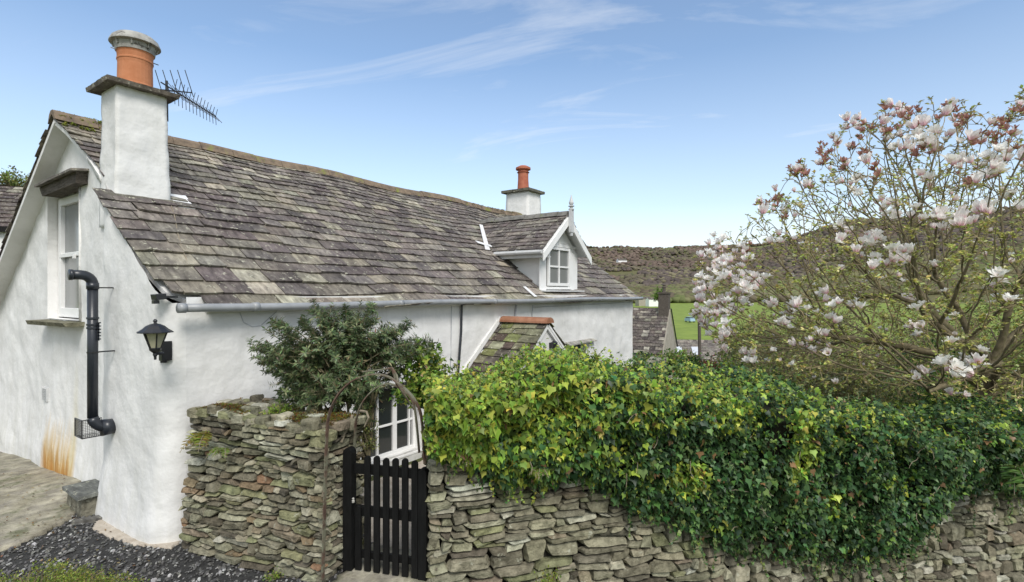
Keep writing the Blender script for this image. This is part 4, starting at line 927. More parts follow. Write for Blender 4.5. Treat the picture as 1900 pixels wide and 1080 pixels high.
m = MB(); m.tube([at(667, 762, 4.75), at(680, 764, 4.7), at(684, 775, 4.68), at(676, 792, 4.7)], [.012, .012, .010, .006], 6); m.tube([at(632, 820, 4.7), at(640, 800, 4.72), at(650, 785, 4.76), at(654, 770, 4.8)], [.02, .018, .016, .012], 6); ds = m.build('climber_stem', 'paletwig'); tag(ds, 'pale twisted climber stems looped round the wall end beside the gate', 'climber')
# stone block at the gable foot
bk = thing('stone_step', (2.1, 7.45, 0), 'small slate topped stone block against the foot of the white gable', 'stone block')
V, Fs = rough_box([(1.98, 7.20, 0), (2.30, 7.20, 0), (2.30, 7.72, 0), (1.99, 7.72, 0), (2.0, 7.24, .215), (2.30, 7.24, .215), (2.30, 7.70, .22), (2.0, 7.70, .21)], .045, .03, 7)
mesh_from('block', V, Fs, 'stone', bk, False, [(.17, .16, .13)]*len(V))
V, Fs = rough_box([(1.95, 7.19, .22), (2.27, 7.19, .225), (2.27, 7.73, .235), (1.96, 7.75, .225), (1.95, 7.19, .255), (2.27, 7.19, .26), (2.27, 7.73, .265), (1.96, 7.75, .26)], .05, .012, 8)
mesh_from('slate_top', V, Fs, 'slate', bk, False, [(.13, .14, .14)]*len(V))
V, Fs = rough_box([(1.86, 7.05, 0), (2.16, 6.92, 0), (2.2, 7.02, 0), (1.9, 7.14, 0), (1.86, 7.05, .05), (2.16, 6.92, .05), (2.2, 7.02, .05), (1.9, 7.14, .05)], .05, .012, 8)
tag(mesh_from('slate_piece', V, Fs, 'slate', None, False, [(.12, .12, .12)]*len(V)), 'loose grey slate lying on the ground in front of the stone block', 'slate')

# ------------------------------------------------------------------ plants
# ivy over the right wall: profile taken from its outline, wrapped over the wall as a thick mat
def lerp_poly(P, x):
    for (a, u), (b, v) in zip(P, P[1:]):
        if x <= b: return u+(v-u)*max(0, (x-a)/(b-a))
    return P[-1][1]
TOP = [(740, 725), (770, 700), (800, 694), (850, 706), (900, 700), (940, 690), (975, 672), (1000, 660), (1040, 660), (1090, 672), (1150, 695), (1200, 688), (1250, 690), (1330, 705), (1400, 712), (1460, 722), (1500, 745), (1560, 766), (1650, 775), (1750, 772), (1850, 762), (2000, 750), (2400, 760)]
BOT = [(740, 800), (775, 815), (800, 850), (850, 862), (900, 880), (950, 905), (1010, 908), (1090, 895), (1140, 925), (1180, 952), (1270, 985), (1350, 1030), (1450, 1040), (1600, 1045), (1690, 1030), (1735, 970), (1775, 918), (1850, 912), (2000, 925), (2400, 930)]
def s_of(px, off):
    k = (px-950)/970; o = (-RN) 
    R0, F0 = RF(*(ra+RN*off)[:2]); Ru, Fu = RF(RU.x, RU.y); return (k*F0-R0)/(Ru-k*Fu)
def px_of(s, off): q = ra+RU*s+RN*off; R, F = RF(q.x, q.y); return 950+970*R/F, F
def zb_ivy(s): px, F = px_of(s, .12); return 2.5+(544-lerp_poly(BOT, px))/970*F
def zt_ivy(s): px, F = px_of(s, -.45); return 2.5+(544-lerp_poly(TOP, px))/970*F
def ivy_point(s, q, rough=1):
    """q 0..1 from hem to crown front, 1..1.45 over the top to the back"""
    zb_, zt = zb_ivy(s), zt_ivy(s); H = zt-zb_; cl = .20*mn.noise(Vector((s*1.6, q*2.6, 3)))+.15*mn.noise(Vector((s*4.2, q*5, 8)))+.05*mn.noise(Vector((s*10, q*12, 8))); cl *= rough
    if q <= 1:
        z = zb_+H*.93*q; b = .05+(.10+.26*min(1, H/1.2))*math.sin(min(1, max(0, q)*1.15)*math.pi*.5)**.8; b += cl*(.25+q)
        n = Vector((0, 0, .15+.5*q*q))+RN
    else:
        t = (q-1)/.45; b = (.36+cl)*(1-t)-.85*t; z = zt-.07*H*(1-t)+.05*math.sin(t*3)+cl*.6; n = Vector((0, 0, 1.0))+RN*(.6*(1-t))
    p = ra+RU*s+RN*b; return Vector((p.x, p.y, z)), n.normalized()
GREENS = [(.042, .092, .032), (.062, .13, .042), (.10, .18, .055), (.022, .05, .022), (.15, .23, .06)]
YEL = [(.33, .40, .06), (.23, .34, .05), (.42, .43, .07), (.16, .26, .04), (.08, .15, .03)]
def build_ivy():
    n = 78000; P = np.zeros((n, 3)); Nn = np.zeros((n, 3)); T = np.zeros((n, 3)); sz = np.zeros(n); col = np.zeros((n, 3)); k = 0; LT = s_of(2230, 0); s0 = -.04
    gp = pick(GREENS, [3, 3, 2, 2, 1], n, .3); yp = pick(YEL, [3, 3, 1.2, 3, 2], n, .25)
    while k < n:
        s = random.uniform(s0, LT); q = random.random()**.9*1.45; px, F = px_of(s, .2)
        p, nn = ivy_point(s, q)
        if q < .12 and random.random() < .45: continue
        if q < .25 and px > 1400 and nz(p, 3, 2) > .12 and random.random() < .4: continue
        if px > 1560 and q < .55 and nz(p, 2.2, 6) > .22 and random.random() < .6: continue
        if nz(p, 2.8, 12) < -.28 and random.random() < .4: continue
        if nz(p, 5.5, 15) < -.30 and random.random() < .6: continue
        P[k] = p+nn*(random.uniform(-.10, .04)+(.10*random.random()**3 if q > .9 else 0))+Vector((0, 0, random.gauss(0, .02)))
        r = rvec(1)[0]; Nn[k] = np.array(nn)*.95+r*.9; T[k] = np.array([0, 0, -1.0])*(1 if q < 1 else .2)+np.array(RN)*.4+rvec(1)[0]*.6
        cn = nz(p, 2.0, 20); yel = sm(1260, 1010, px)*(.75+.5*cn) + (.75*sm(.68, 1.1, q)*(.35+.65*sm(1700, 1250, px))*(.8+cn))
        yel += .9*(nz(p, 2.4, 33) > .40)*sm(1750, 1500, px)
        yel *= .35+.65*sm(.05, .5, q+.25*cn)
        if px < 1000 and q > .1: yel = max(yel, .55+cn)
        col[k] = yp[k] if random.random() < yel else gp[k]
        sz[k] = (.022+(.050 if px < 1150 else .040)*random.random()**1.2)*(1 if random.random() < .88 else 1.45)*(.72 if q > 1.05 and px < 1500 else 1); k += 1
    dead = rng.random(n) < .018; col[dead] = np.array([.22, .13, .06])*(.6+.8*rng.random((dead.sum(), 1)))
    core = thing('ivy', ra+RU*1.5, 'thick mat of ivy, yellow-green at the gate and dark green rightwards, hanging over the wall', 'ivy')
    leaves('foliage', P, Nn, T, sz, col, 'glossleaf', IVY, core)
    # loose shoots above the crown and strands trailing over the stones
    P2, N2, T2, s2, c2_ = [], [], [], [], []; m = MB()
    for i in range(620):
        up_ = i < 430; s = random.uniform(s0, LT); px, F = px_of(s, .2)
        p, nn = ivy_point(s, random.uniform(.75, 1.4) if up_ else random.uniform(-.02, .12)); ln = random.uniform(.07, .24) if up_ else random.uniform(.08, .34)*(1.3 if px > 1250 else .7)
        d = (Vector((random.gauss(0, .4), random.gauss(0, .4), .9))+nn*.3).normalized() if up_ else Vector((random.gauss(0, .25), random.gauss(0, .1), -1)).normalized(); q = p.copy()
        if not up_: q = q - nn*.03
        L_ = [q.copy()]; yl = random.random() < (sm(1700, 1250, px) if up_ else sm(1150, 950, px)*.6)
        for t in range(int(ln/.022)):
            q = q+d*.022; d = (d+Vector(rvec(1)[0])*.22).normalized(); L_.append(q.copy())
            for _ in range(2): P2.append(q.copy()); N2.append(nn+Vector(rvec(1)[0])*.9); T2.append(Vector((0, 0, -.3))+Vector(rvec(1)[0])+d*.4); s2.append(random.uniform(.018, .045)*(1-.4*t*.022/ln)); c = random.choice(YEL if yl else GREENS); c2_.append([x*random.uniform(.8, 1.25) for x in c])
        m.tube(L_, .0022, 3, False)
    leaves('shoots', P2, N2, T2, s2, c2_, 'glossleaf', IVY, core); m.build('shoot_stems', 'twig', core)['kind'] = 'stuff'
    # woody mat under the leaves
    V = []; Fs = []; ns, nq = 90, 20
    for i in range(ns+1):
        s = s0+.12+(LT-s0-.12)*i/ns
        for j in range(nq+1):
            q = .10+1.3*j/nq; p, nn = ivy_point(s, q, .5); p = p-nn*.12
            V.append(p)
    for i in range(ns):
        for j in range(nq): a = i*(nq+1)+j; Fs.append([a, a+nq+1, a+nq+2, a+1])
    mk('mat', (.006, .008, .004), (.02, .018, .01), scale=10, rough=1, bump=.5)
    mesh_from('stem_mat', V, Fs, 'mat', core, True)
    V = []; Fs = []; K = 6
    for i in range(41):
        s = s0+.2+(LT-s0-.3)*i/40; zt = zt_ivy(s)-.17; zb_ = RH(max(0, s))-.05
        for b, z in ((.0, zb_+.05), (.14, (zt+zb_)/2+.05), (.20, zt-.06), (.0, zt), (-.45, zt-.02), (-.55, zb_)): q = ra+RU*s+RN*b; V.append((q.x, q.y, z))
    for i in range(40): Fs += [[i*K+k, i*K+(k+1) % K, (i+1)*K+(k+1) % K, (i+1)*K+k] for k in range(K)]
    Fs += [list(range(K)), [40*K+k for k in range(K)][::-1]]
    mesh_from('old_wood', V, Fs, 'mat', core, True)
    m = MB()
    for _ in range(150):
        s = random.uniform(.2, LT-.3); q = random.uniform(.1, 1.0); p, nn = ivy_point(s, q); L_ = []
        d = (RU*random.uniform(-1, 1)+Vector((0, 0, random.uniform(-1, .5)))).normalized(); p += nn*random.uniform(-.03, .05)
        for t in range(5): L_.append(p.copy()); p += d*random.uniform(.02, .05); d = (d+Vector(rvec(1)[0])*.5).normalized()
        m.tube(L_, [.004, .0035, .003, .003, .002], 4, False)
    m.build('runner', 'paletwig', core)['kind'] = 'stuff'
    return core
build_ivy()
# upright sprays poking out of the ivy crown at the left end: a light green shrub
def shrub(name, base, w, d, h, n, cols, wts, label, cat='shrub', size=(.03, .06), tmpl=OVAL, mat='leaf', group=None, stems=14, flat=.0, seed=1, top=1.0, lean=(0, 0), hollow=.5):
    """stems fan out of the base; leaves clothe many twigs through the crown volume"""
    rs = random.Random(seed); base = Vector(base); root = thing(name, base, label, cat, group); m = MB(); P, Nn, T = [], [], []
    tips = []
    for i in range(stems):
        a = rs.random()*6.28; r = rs.random()**.5; e = base+Vector((math.cos(a)*w*.5*r+lean[0], math.sin(a)*d*.5*r+lean[1], h*rs.uniform(.6, 1)*math.sqrt(max(.05, 1-.75*r*r))))
        mid = base.lerp(e, .5)+Vector((rs.gauss(0, .06)*w, rs.gauss(0, .06)*w, h*.08)); m.tube([base+(e-base)*.02, mid, e], [h*.012+.004, h*.007+.003, .003], 5, False); tips.append((mid, e))
    ph = rs.random()*9
    while len(P) < n:
        v = Vector(rvec(1)[0]); rr = rs.random()**hollow
        lump = 1+.28*mn.noise(v*1.8+Vector((ph, 0, 0)))+.14*mn.noise(v*5+Vector((0, ph, 0)))
        v.z = abs(v.z) if rs.random() < .85 else v.z*.3
        p = base+Vector((v.x*w*.5*rr*lump+lean[0], v.y*d*.5*rr*lump+lean[1], h*(.12+.84*abs(v.z)*rr*lump*top)))
        if mn.noise(p*(2.6/max(w, .4))*1.5+Vector((ph, 5, 0))) < -.16 and rs.random() < .8: continue
        dirn = Vector((v.x, v.y, v.z+.5)).normalized(); 
        for _ in range(6):      # a small spray of leaves along a twig
            P.append(p+dirn*rs.uniform(-.5, 1)*size[1]*1.7+Vector(rvec(1)[0])*size[1]*.5); Nn.append(Vector(rvec(1)[0])*.9+Vector((v.x*.5, v.y*.5, .7))); T.append(dirn+Vector(rvec(1)[0])*.7)
    n = len(P); leaves('foliage', P, Nn, T, rng.uniform(size[0], size[1], n), pick(cols, wts, n), mat, tmpl, root); m.build('stem', 'bark', root); return root
def pshrub(name, px, py_top, py_bot, F, wpx, n, cols, wts, label, dpt=None, **k):
    w = wpx/970*F; p = at(px, py_bot, F); h = (py_bot-py_top)/970*F; return shrub(name, p, w, dpt or w*.8, h, n, cols, wts, label, **k)
FRESH = [(.19, .30, .045), (.28, .37, .06), (.12, .21, .035), (.37, .41, .10)]
OLIVE = [(.17, .19, .06), (.25, .26, .08), (.12, .14, .05), (.32, .32, .12)]
DARK = [(.03, .07, .025), (.05, .10, .03), (.02, .045, .018), (.09, .15, .05)]
pshrub('privet_bush', 1035, 632, 800, 5.75, 300, 6500, FRESH, [3, 3, 2, 1.4], 'bright yellow-green leafy bush rising above the ivy in front of the porch', size=(.022, .042), stems=26, seed=4, dpt=.8)
pshrub('privet_bush', 1185, 672, 800, 5.9, 240, 3600, FRESH+[(.2, .14, .05)], [3, 2, 3, 1, .6], 'low bright green bush above the ivy, right of the porch bush', size=(.022, .040), stems=20, seed=5, dpt=.7)
pshrub('climbing_shrub', 792, 640, 760, 5.2, 110, 2400, FRESH+DARK[:2], [3, 3, 2, 1, 1, 1], 'small leafy green climber against the white wall right of the dark bush', size=(.03, .055), seed=6, tmpl=IVY)
pshrub('ivy_bush', 1420, 690, 830, 6.6, 300, 4200, FRESH+DARK[:2], [2, 2, 3, .6, 2, 2], 'mid green bush on the garden bank below the magnolia, behind the ivy', size=(.03, .05), seed=7, stems=24)
# dark narrow leaved shrub behind the left wall
def dark_shrub():
    rs = random.Random(12); b = at(668, 850, 5.15); b.z = .6; root = thing('daphne_bush', b, 'dark green narrow-leaved bush with reaching shoots between the left wall and cottage', 'bush')
    targets = []
    outline = [(458, 642), (478, 655), (505, 600), (512, 620), (560, 590), (580, 570), (610, 585), (640, 572), (668, 585), (692, 562), (705, 600), (740, 610), (762, 600), (790, 640), (808, 632), (800, 655), (732, 690), (700, 725), (672, 760), (655, 730), (600, 730), (545, 720), (500, 690), (480, 670)]
    m = MB(); P, Nn, T = [], [], []
    def shoot(a, e, r0, nl, r=.0):
        L_ = [a+(e-a)*t+Vector((0, 0, .10*math.sin(t*math.pi)))*(e-a).length*.6+Vector(rvec(1)[0])*.012 for t in np.linspace(0, 1, 7)]
        m.tube(L_, [r0*(1-.75*t) for t in np.linspace(0, 1, 7)], 4, False); return L_
    def clothe(L_, f0, nl):
        for _ in range(nl):
            t = rs.uniform(f0, 1)*6; i = min(5, int(t)); p = L_[i].lerp(L_[i+1], t-i); d = (L_[i+1]-L_[i]).normalized(); o = Vector(rvec(1)[0]); o = (o-d*o.dot(d)).normalized()
            P.append(p); T.append(d*.7+o); Nn.append(d-o*.4+Vector((0, 0, .3)))
    ctr = (640, 665)
    for k in range(330):
        if k < 3*len(outline): ox, oy = outline[k % len(outline)]; f = rs.uniform(.9, 1.0)
        else: i = rs.randrange(len(outline)); ox, oy = outline[i]; ox2, oy2 = outline[(i+1) % len(outline)]; t = rs.random(); ox, oy = ox+(ox2-ox)*t, oy+(oy2-oy)*t; f = rs.random()**.6*.93
        if k >= 250: ox, oy, f = rs.uniform(515, 680), rs.uniform(680, 752), 1
        px, py = ctr[0]+(ox-ctr[0])*f+rs.gauss(0, 5), ctr[1]+(oy-ctr[1])*f+rs.gauss(0, 4)
        e = at(px, py, 5.2+rs.uniform(-.34, .30)); a = at(ctr[0]+(px-ctr[0])*.42+rs.gauss(0, 14), min(760, ctr[1]+30+(py-ctr[1])*.35+rs.gauss(0, 12)), 5.15+rs.uniform(-.15, .15))
        L_ = shoot(a, e, .006, 0); clothe(L_, .15, 52)
        for _ in range(3):
            q = L_[rs.randrange(2, 6)]; d = (e-a).normalized(); e2 = q+(d+Vector(rvec(1)[0])*.7)*rs.uniform(.06, .14); L2 = [q.lerp(e2, t) for t in np.linspace(0, 1, 7)]; m.tube(L2, .002, 3, False); clothe(L2, .2, 30)
    for k in range(10):
        e = at(ctr[0]+rs.gauss(0, 60), ctr[1]+30+rs.gauss(0, 15), 5.15+rs.uniform(-.1, .1)); shoot(b+Vector((rs.gauss(0, .05), rs.gauss(0, .05), 0)), e, .02, 0)
    n = len(P); leaves('foliage', P, Nn, T, rng.uniform(.036, .070, n), pick([(.12, .17, .08), (.18, .23, .11), (.26, .31, .16), (.07, .10, .05), (.26, .20, .11)], [3, 3, 2.4, 1.6, .3], n), 'leaf', LANCE, root); m.build('stem', 'bark', root)
dark_shrub()
pshrub('hanging_shrub', 684, 742, 850, 5.0, 46, 900, OLIVE+DARK[:2], [2, 3, 1, 3, 1, 1], 'wispy olive trailing plant beside the white casement window', size=(.012, .024), seed=9)
# low heather in the bottom left corner, tufts at the wall foot
def low_plant(px, F, wpx, h, n, label, cols, w, seed, name='heather', cat='heather', size=(.010, .022), dpt=.9, zb=None):
    q = at(px, 900, F); b = Vector((q.x, q.y, zg(q.x, q.y) if zb is None else zb)); shrub(name, b, wpx/970*F, dpt, h, n, cols, w, label, cat, size=size, seed=seed, stems=30, hollow=.35)
LIME = [(.22, .28, .05), (.32, .36, .08), (.14, .20, .04), (.30, .22, .10)]
low_plant(20, 4.02, 280, .30, 15000, 'low lime green heather clump in the bottom left corner', LIME, [3, 3, 2, 1], 31)
low_plant(155, 3.98, 200, .24, 11000, 'low lime and tan heather clump just right of the corner heather', LIME, [3, 3, 2, 1.6], 32)
low_plant(258, 4.15, 50, .12, 700, 'tiny green tuft on the gravel at the tip of the heather', LIME, [3, 2, 3, 0], 33, 'weed', 'weed', dpt=.2)
low_plant(1015, 4.38, 90, .20, 1300, 'small yellowish fern tuft at the foot of the right stone wall', LIME, [2, 3, 2, 1], 34, 'fern_tuft', 'weed', size=(.012, .03), dpt=.2, zb=-.08)
low_plant(520, 4.60, 60, .07, 300, 'tiny green weed at the foot of the left stone wall', FRESH, [2, 2, 2, 1], 36, 'weed', 'weed', dpt=.15)
fern('fern', on_x(-6, 842, 2.3)+Vector((-.1, 0, 0)), (-.6, -.8, 0), 9, .35, 'green fern at the left edge against the white gable foot', 8, cols=((.10, .16, .03), (.16, .2, .04)))
fern('fern', at(1885, 870, 5.5), RN, 16, .5, 'dark green fern hanging over the wall at the right edge', 14, cols=((.06, .12, .03), (.10, .17, .04)))
fern('fern', at(1000, 872, 4.36), RN, 7, .14, 'pale fern tuft hanging under the left end of the ivy', 15, cols=((.2, .26, .05),))
fern('fern', at(862, 850, 4.34), RN, 6, .12, 'tiny pale fern at the top of the right wall beside the gate', 16, cols=((.22, .26, .05),))

# ------------------------------------------------------------------ magnolia
def blossom_mesh(name, kind, seed):
    rs = random.Random(seed); V = []; Fs = []; col = []
    if kind == 'fresh': np_, L_, wd, op, c0, c1 = 8, .105, .050, .50, (.82, .50, .57), (.97, .93, .90)
    elif kind == 'open': np_, L_, wd, op, c0, c1 = 9, .105, .050, 1.0, (.92, .80, .78), (.97, .96, .92)
    elif kind == 'bud': np_, L_, wd, op, c0, c1 = 6, .085, .036, .14, (.74, .46, .52), (.95, .88, .86)
    else: np_, L_, wd, op, c0, c1 = 6, .06, .026, .8, (.34, .12, .10), (.50, .27, .22)
    for i in range(np_):
        a = 6.283*i/np_*1.02+rs.uniform(-.25, .25); o = op*rs.uniform(.6, 1.35)*(1 if i % 2 else .6); l = L_*rs.uniform(.8, 1.15); ca, sa = math.cos(a), math.sin(a); base = len(V)
        n = 5
        for k in range(n):
            t = k/(n-1); r = l*(.10*math.sin(t*3.1)+t*math.sin(o*min(1, t*1.4))*.95)+.008; z = l*t*math.cos(o*t*.8); w = wd*.5*math.sin(math.pi*(.12+.80*t))**.8*1.1
            for q in (-1, 0, 1):
                cup = -.012*(q*q)*1.0; rr = r-(-cup)*(-1 if o < .6 else .3)
                V.append((ca*rr-sa*w*q, sa*rr+ca*w*q, z+.006*q*q)); f = min(1, t*1.9); col.append(tuple(c0[j]*(1-f)+c1[j]*f for j in range(3)))
        for k in range(n-1):
            for q in range(2): b = base+k*3+q; Fs.append([b, b+1, b+4, b+3])
    me = bpy.data.meshes.new(name); me.from_pydata(V, [], Fs); me.update(); me.shade_smooth()
    a = me.color_attributes.new('Col', 'FLOAT_COLOR', 'POINT'); c = np.ones((len(V), 4), np.float32); c[:, :3] = col; a.data.foreach_set('color', c.ravel()); me.materials.append(MT['petal']); return me, np.array(V), Fs, np.array(col)
def magnolia():
    F0 = 8.3; tb = at(1836, 700, F0); gz = zg(tb.x, tb.y); base = Vector((tb.x, tb.y, gz))
    root = thing('magnolia_tree', base, 'wide magnolia tree with pink-white blossoms and small fresh leaves behind the ivy', 'magnolia')
    Rt, Ft = RF(base.x, base.y); cz = 1.75; rs = random.Random(5)
    OUT = [(1285, 560), (1290, 500), (1325, 450), (1375, 440), (1410, 375), (1455, 370), (1475, 305), (1530, 280), (1580, 238), (1640, 205), (1700, 192), (1790, 200), (1840, 215), (1875, 180), (1960, 170), (2300, 260), (2400, 480), (2380, 760), (1900, 760), (1700, 745), (1600, 735), (1500, 720), (1430, 715), (1370, 665), (1310, 640), (1290, 600)]
    att = []
    while len(att) < 4300:
        R, F, z = Rt+rs.uniform(-4.7, 3.2), Ft+rs.uniform(-2.5, 2.9), rs.uniform(.5, 5.9)
        u = ((R-Rt)/4.9, (F-Ft)/2.9, (z-cz)/4.1 if z > cz else (z-cz)/1.5); d = math.sqrt(u[0]**2+u[1]**2+u[2]**2)
        if d > 1 or (d < .5 and rs.random() < .6): continue
        px, py = 950+970*R/F, 544-970*(z-2.5)/F
        k = 1-.03*rs.random()
        if not inpoly((px-1836)/k+1836, (py-560)/k+560, OUT): continue
        if px < 1480 and py < 330+ (1480-px)*.8 and rs.random() < .3: continue
        att.append(W(R, F, z))
    # skeleton seeds: trunk and the main limbs
    N = []; par = []
    def seg(p, parent, dirs):
        for q in dirs: N.append(q); par.append(parent); parent = len(N)-1
        return parent
    def pw(dR, dF, z): return W(Rt+dR, Ft+dF, z)
    t0 = seg(None, -1, [pw(0, 0, gz), pw(.01, 0, gz+.3), pw(0, .0, .9), pw(-.03, -.02, 1.3)])
    limbs = [[(-.25, -.2, 1.55), (-.6, -.35, 1.72), (-1.0, -.5, 1.85), (-1.5, -.6, 2.15)], [(-.2, .1, 1.7), (-.35, .15, 2.2), (-.7, .2, 2.8)], [(.08, -.1, 1.7), (.1, -.2, 2.2), (.3, -.25, 2.8)],
             [(-.05, .3, 1.6), (-.2, .8, 2.1), (-.3, 1.2, 2.7)], [(.3, .1, 1.65), (.8, .2, 2.0), (1.3, .3, 2.5)], [(-.3, -.5, 1.45), (-.9, -.9, 1.42), (-1.5, -1.15, 1.30), (-2.0, -1.3, 1.18)], [(-.5, .3, 1.5), (-1.2, .6, 1.65), (-2.0, .8, 1.75)], [(.4, -.4, 1.5), (.9, -.8, 1.9)]]
    for L_ in limbs: seg(None, t0 if L_[0][2] > 1.5 else t0-1, [pw(*q) for q in L_])
    # subdivide limbs
    M_ = []; Pp = []; idx = {}
    for i, p in enumerate(N):
        if par[i] < 0: M_.append(p); Pp.append(-1); idx[i] = 0; continue
        a = N[par[i]]; pa = idx[par[i]]; n = max(1, int((p-a).length/.13))
        for k in range(1, n+1): q = a.lerp(p, k/n); q = q+Vector(rvec(1)[0])*.012*(k < n); M_.append(q); Pp.append(pa); pa = len(M_)-1
        idx[i] = pa
    N, par = M_, Pp; STEP, INF, KILL = .13, .9, .17; trunk_pt = pw(0, 0, .8)
    alive = att[:]; nchild = {}
    for it in range(150):
        kd = kdtree.KDTree(len(N)); [kd.insert(p, i) for i, p in enumerate(N)]; kd.balance(); pull = {}; nxt = []
        for a in alive:
            c, i, d = kd.find(a)
            if d < KILL: continue
            nxt.append(a)
            if d < INF: pull.setdefault(i, []).append((a-c).normalized())
        alive = nxt
        if not pull or not alive: break
        grew = 0
        for i, ds in pull.items():
            if nchild.get(i, 0) > 3: continue
            d = Vector(); [d.__iadd__(q) for q in ds]; d = d/len(ds); out = (N[i]-trunk_pt).normalized()
            d = (d+out*.55+Vector((0, 0, .30))+Vector(rvec(1)[0])*.16).normalized(); N.append(N[i]+d*STEP); par.append(i); nchild[i] = nchild.get(i, 0)+1; grew += 1
        if len(N) > 19000: break
    n = len(N); kids = [[] for _ in range(n)]
    for i in range(n):
        if par[i] >= 0: kids[par[i]].append(i)
    rad = [0]*n
    for i in range(n-1, -1, -1):
        rad[i] = .0055 if not kids[i] else sum(rad[k]**2.15 for k in kids[i])**(1/2.15)
    f = .15/max(rad); rad = [max(.0058, r*f*1.05) for r in rad]
    m = MB(); mt = MB()
    def chain(i, start):
        L_ = [N[par[start]]] if par[start] >= 0 else []; r = [min(rad[par[start]], rad[start]*1.15)] if par[start] >= 0 else []; c = start
        while True:
            L_.append(N[c]); r.append(rad[c])
            if not kids[c]: break
            b = max(kids[c], key=lambda k: rad[k]); todo.extend([k for k in kids[c] if k != b]); c = b
        (m if max(r) > .013 else mt).tube(L_, r, 7 if max(r) > .03 else 4, False)
    todo = [0]
    while todo: chain(0, todo.pop())
    # spurs with buds and leaves
    tips = []; P, Nn, T = [], [], []
    for i in range(n):
        if rad[i] > .010 or par[i] < 0: continue
        d = (N[i]-N[par[i]]).normalized()
        for _ in range(2 if kids[i] else 3):
            if rs.random() < .72 and kids[i]: continue
            o = Vector(rvec(1)[0]); q = N[i]+(d*.7+o*.8+Vector((0, 0, .35))).normalized()*rs.uniform(.04, .17); mt.tube([N[i], N[i].lerp(q, .5)+Vector((0, 0, -.008)), q], [.0048, .004, .0034], 3, False); tips.append((q, (q-N[i]).normalized()))
        if not kids[i]: tips.append((N[i], d))
    m.build('trunk', 'bark', root, smooth=True); mt.build('twigs', 'twig', root)
    for q, d in tips:
        for _ in range(rs.choice((3, 4, 5)) if q.z > 3.4 else rs.choice((6, 7, 8, 9))):
            P.append(q-d*rs.uniform(0, .03)); T.append(d*1.0+Vector(rvec(1)[0])*.75+Vector((0, 0, .25))); Nn.append(Vector(rvec(1)[0])*.7+Vector((0, 0, 1)))
    k = len(P); zz = np.array([p.z for p in P]); cc = pick([(.52, .55, .16), (.62, .62, .24), (.40, .44, .12), (.70, .67, .36), (.28, .25, .10)], [3, 3, 2, 1.8, .6], k)
    hi_ = np.clip((zz-3.9)/1.8, 0, 1)[:, None]*(rng.random((k, 1)) < .65); cc = cc*(1-hi_*.75)+np.array([.15, .095, .055])*hi_*.75
    leaves('foliage', P, Nn, T, rng.uniform(.030, .066, k), cc, 'leaf', OVAL, root)
    # blossoms: where the photo has them
    MS = {kk: [blossom_mesh('blossom', kk, s) for s in range(3)] for kk in ('fresh', 'open', 'bud', 'faded')}
    clusters = [(1300, 540, 16, 1), (1340, 500, 20, 1), (1345, 575, 18, 1), (1310, 595, 14, 1), (1320, 460, 8, 1), (1370, 470, 6, 1), (1440, 450, 3, 1), (1385, 550, 9, 1), (1405, 520, 8, 1), (1470, 580, 9, 1), (1460, 595, 5, 1), (1520, 550, 3, 2), (1575, 578, 4, 2), (1550, 592, 2, 1), (1500, 645, 5, 2), (1520, 645, 3, 1), (1395, 668, 4, 1), (1330, 660, 2, 1),
                (1560, 432, 3, 1), (1600, 465, 8, 2), (1625, 445, 8, 2), (1665, 480, 7, 2), (1650, 400, 8, 1), (1670, 470, 3, 2), (1620, 490, 4, 2), (1750, 430, 5, 2), (1790, 415, 6, 3), (1830, 385, 8, 3), (1700, 400, 6, 1), (1745, 410, 5, 1), (1830, 320, 6, 1), (1870, 380, 5, 2), (1690, 560, 3, 2), (1705, 610, 2, 2), (1845, 520, 3, 2), (1775, 682, 9, 3), (1790, 665, 4, 3), (1815, 688, 4, 3), (1710, 697, 4, 2), (1765, 730, 2, 2), (1700, 620, 2, 1), (1560, 560, 2, 1), (1375, 510, 6, 1), (1430, 560, 4, 1), (1350, 620, 6, 1), (1880, 560, 2, 2), (1640, 380, 5, 1), (1580, 350, 4, 1), (1720, 340, 6, 1), (1780, 300, 7, 1), (1850, 290, 7, 1), (1660, 265, 6, 1), (1700, 260, 6, 1), (1750, 250, 5, 1)]
    faded = [(1470, 312, 6), (1415, 385, 5), (1440, 375, 4), (1480, 320, 4), (1530, 270, 5), (1545, 265, 4), (1585, 238, 6), (1600, 250, 4), (1655, 205, 6), (1665, 210, 4), (1690, 195, 5), (1700, 225, 6), (1655, 258, 7), (1760, 225, 7), (1780, 230, 8), (1770, 205, 4), (1850, 235, 5), (1890, 200, 4), (1860, 270, 7), (1820, 260, 6), (1700, 270, 6), (1740, 280, 5), (1600, 290, 5), (1560, 310, 4), (1620, 320, 4), (1500, 350, 4), (1380, 460, 4), (1890, 290, 5), (1800, 330, 4), (1460, 400, 3), (1640, 240, 5), (1880, 240, 4), (1520, 300, 4), (1575, 275, 4)]
    kdp = [(950+970*RF(q.x, q.y)[0]/RF(q.x, q.y)[1], 544-970*(q.z-2.5)/RF(q.x, q.y)[1], RF(q.x, q.y)[1], q, d) for q, d in tips]
    items = []; used = set()
    def place(px, py, cnt, kinds, s, spread):
        c = [(((a-px)**2+(b-py)**2)**.5+rs.uniform(0, spread*.6)+(F-6.5)*4, j) for j, (a, b, F, q, d) in enumerate(kdp) if abs(a-px) < spread*2.2 and abs(b-py) < spread*2.2 and j not in used]; c.sort()
        for _, j in c[:cnt]: used.add(j); a, b, F, q, d = kdp[j]; items.append((q, d, rs.choice(kinds), s*rs.uniform(.75, 1.15), F))
    for px, py, cnt, s in clusters: place(px, py, int(cnt*2.1) if s == 1 else int(cnt*1.4), ('fresh', 'fresh', 'open', 'open', 'bud'), {1: .95, 2: 1.08, 3: 1.2}[s], 22)
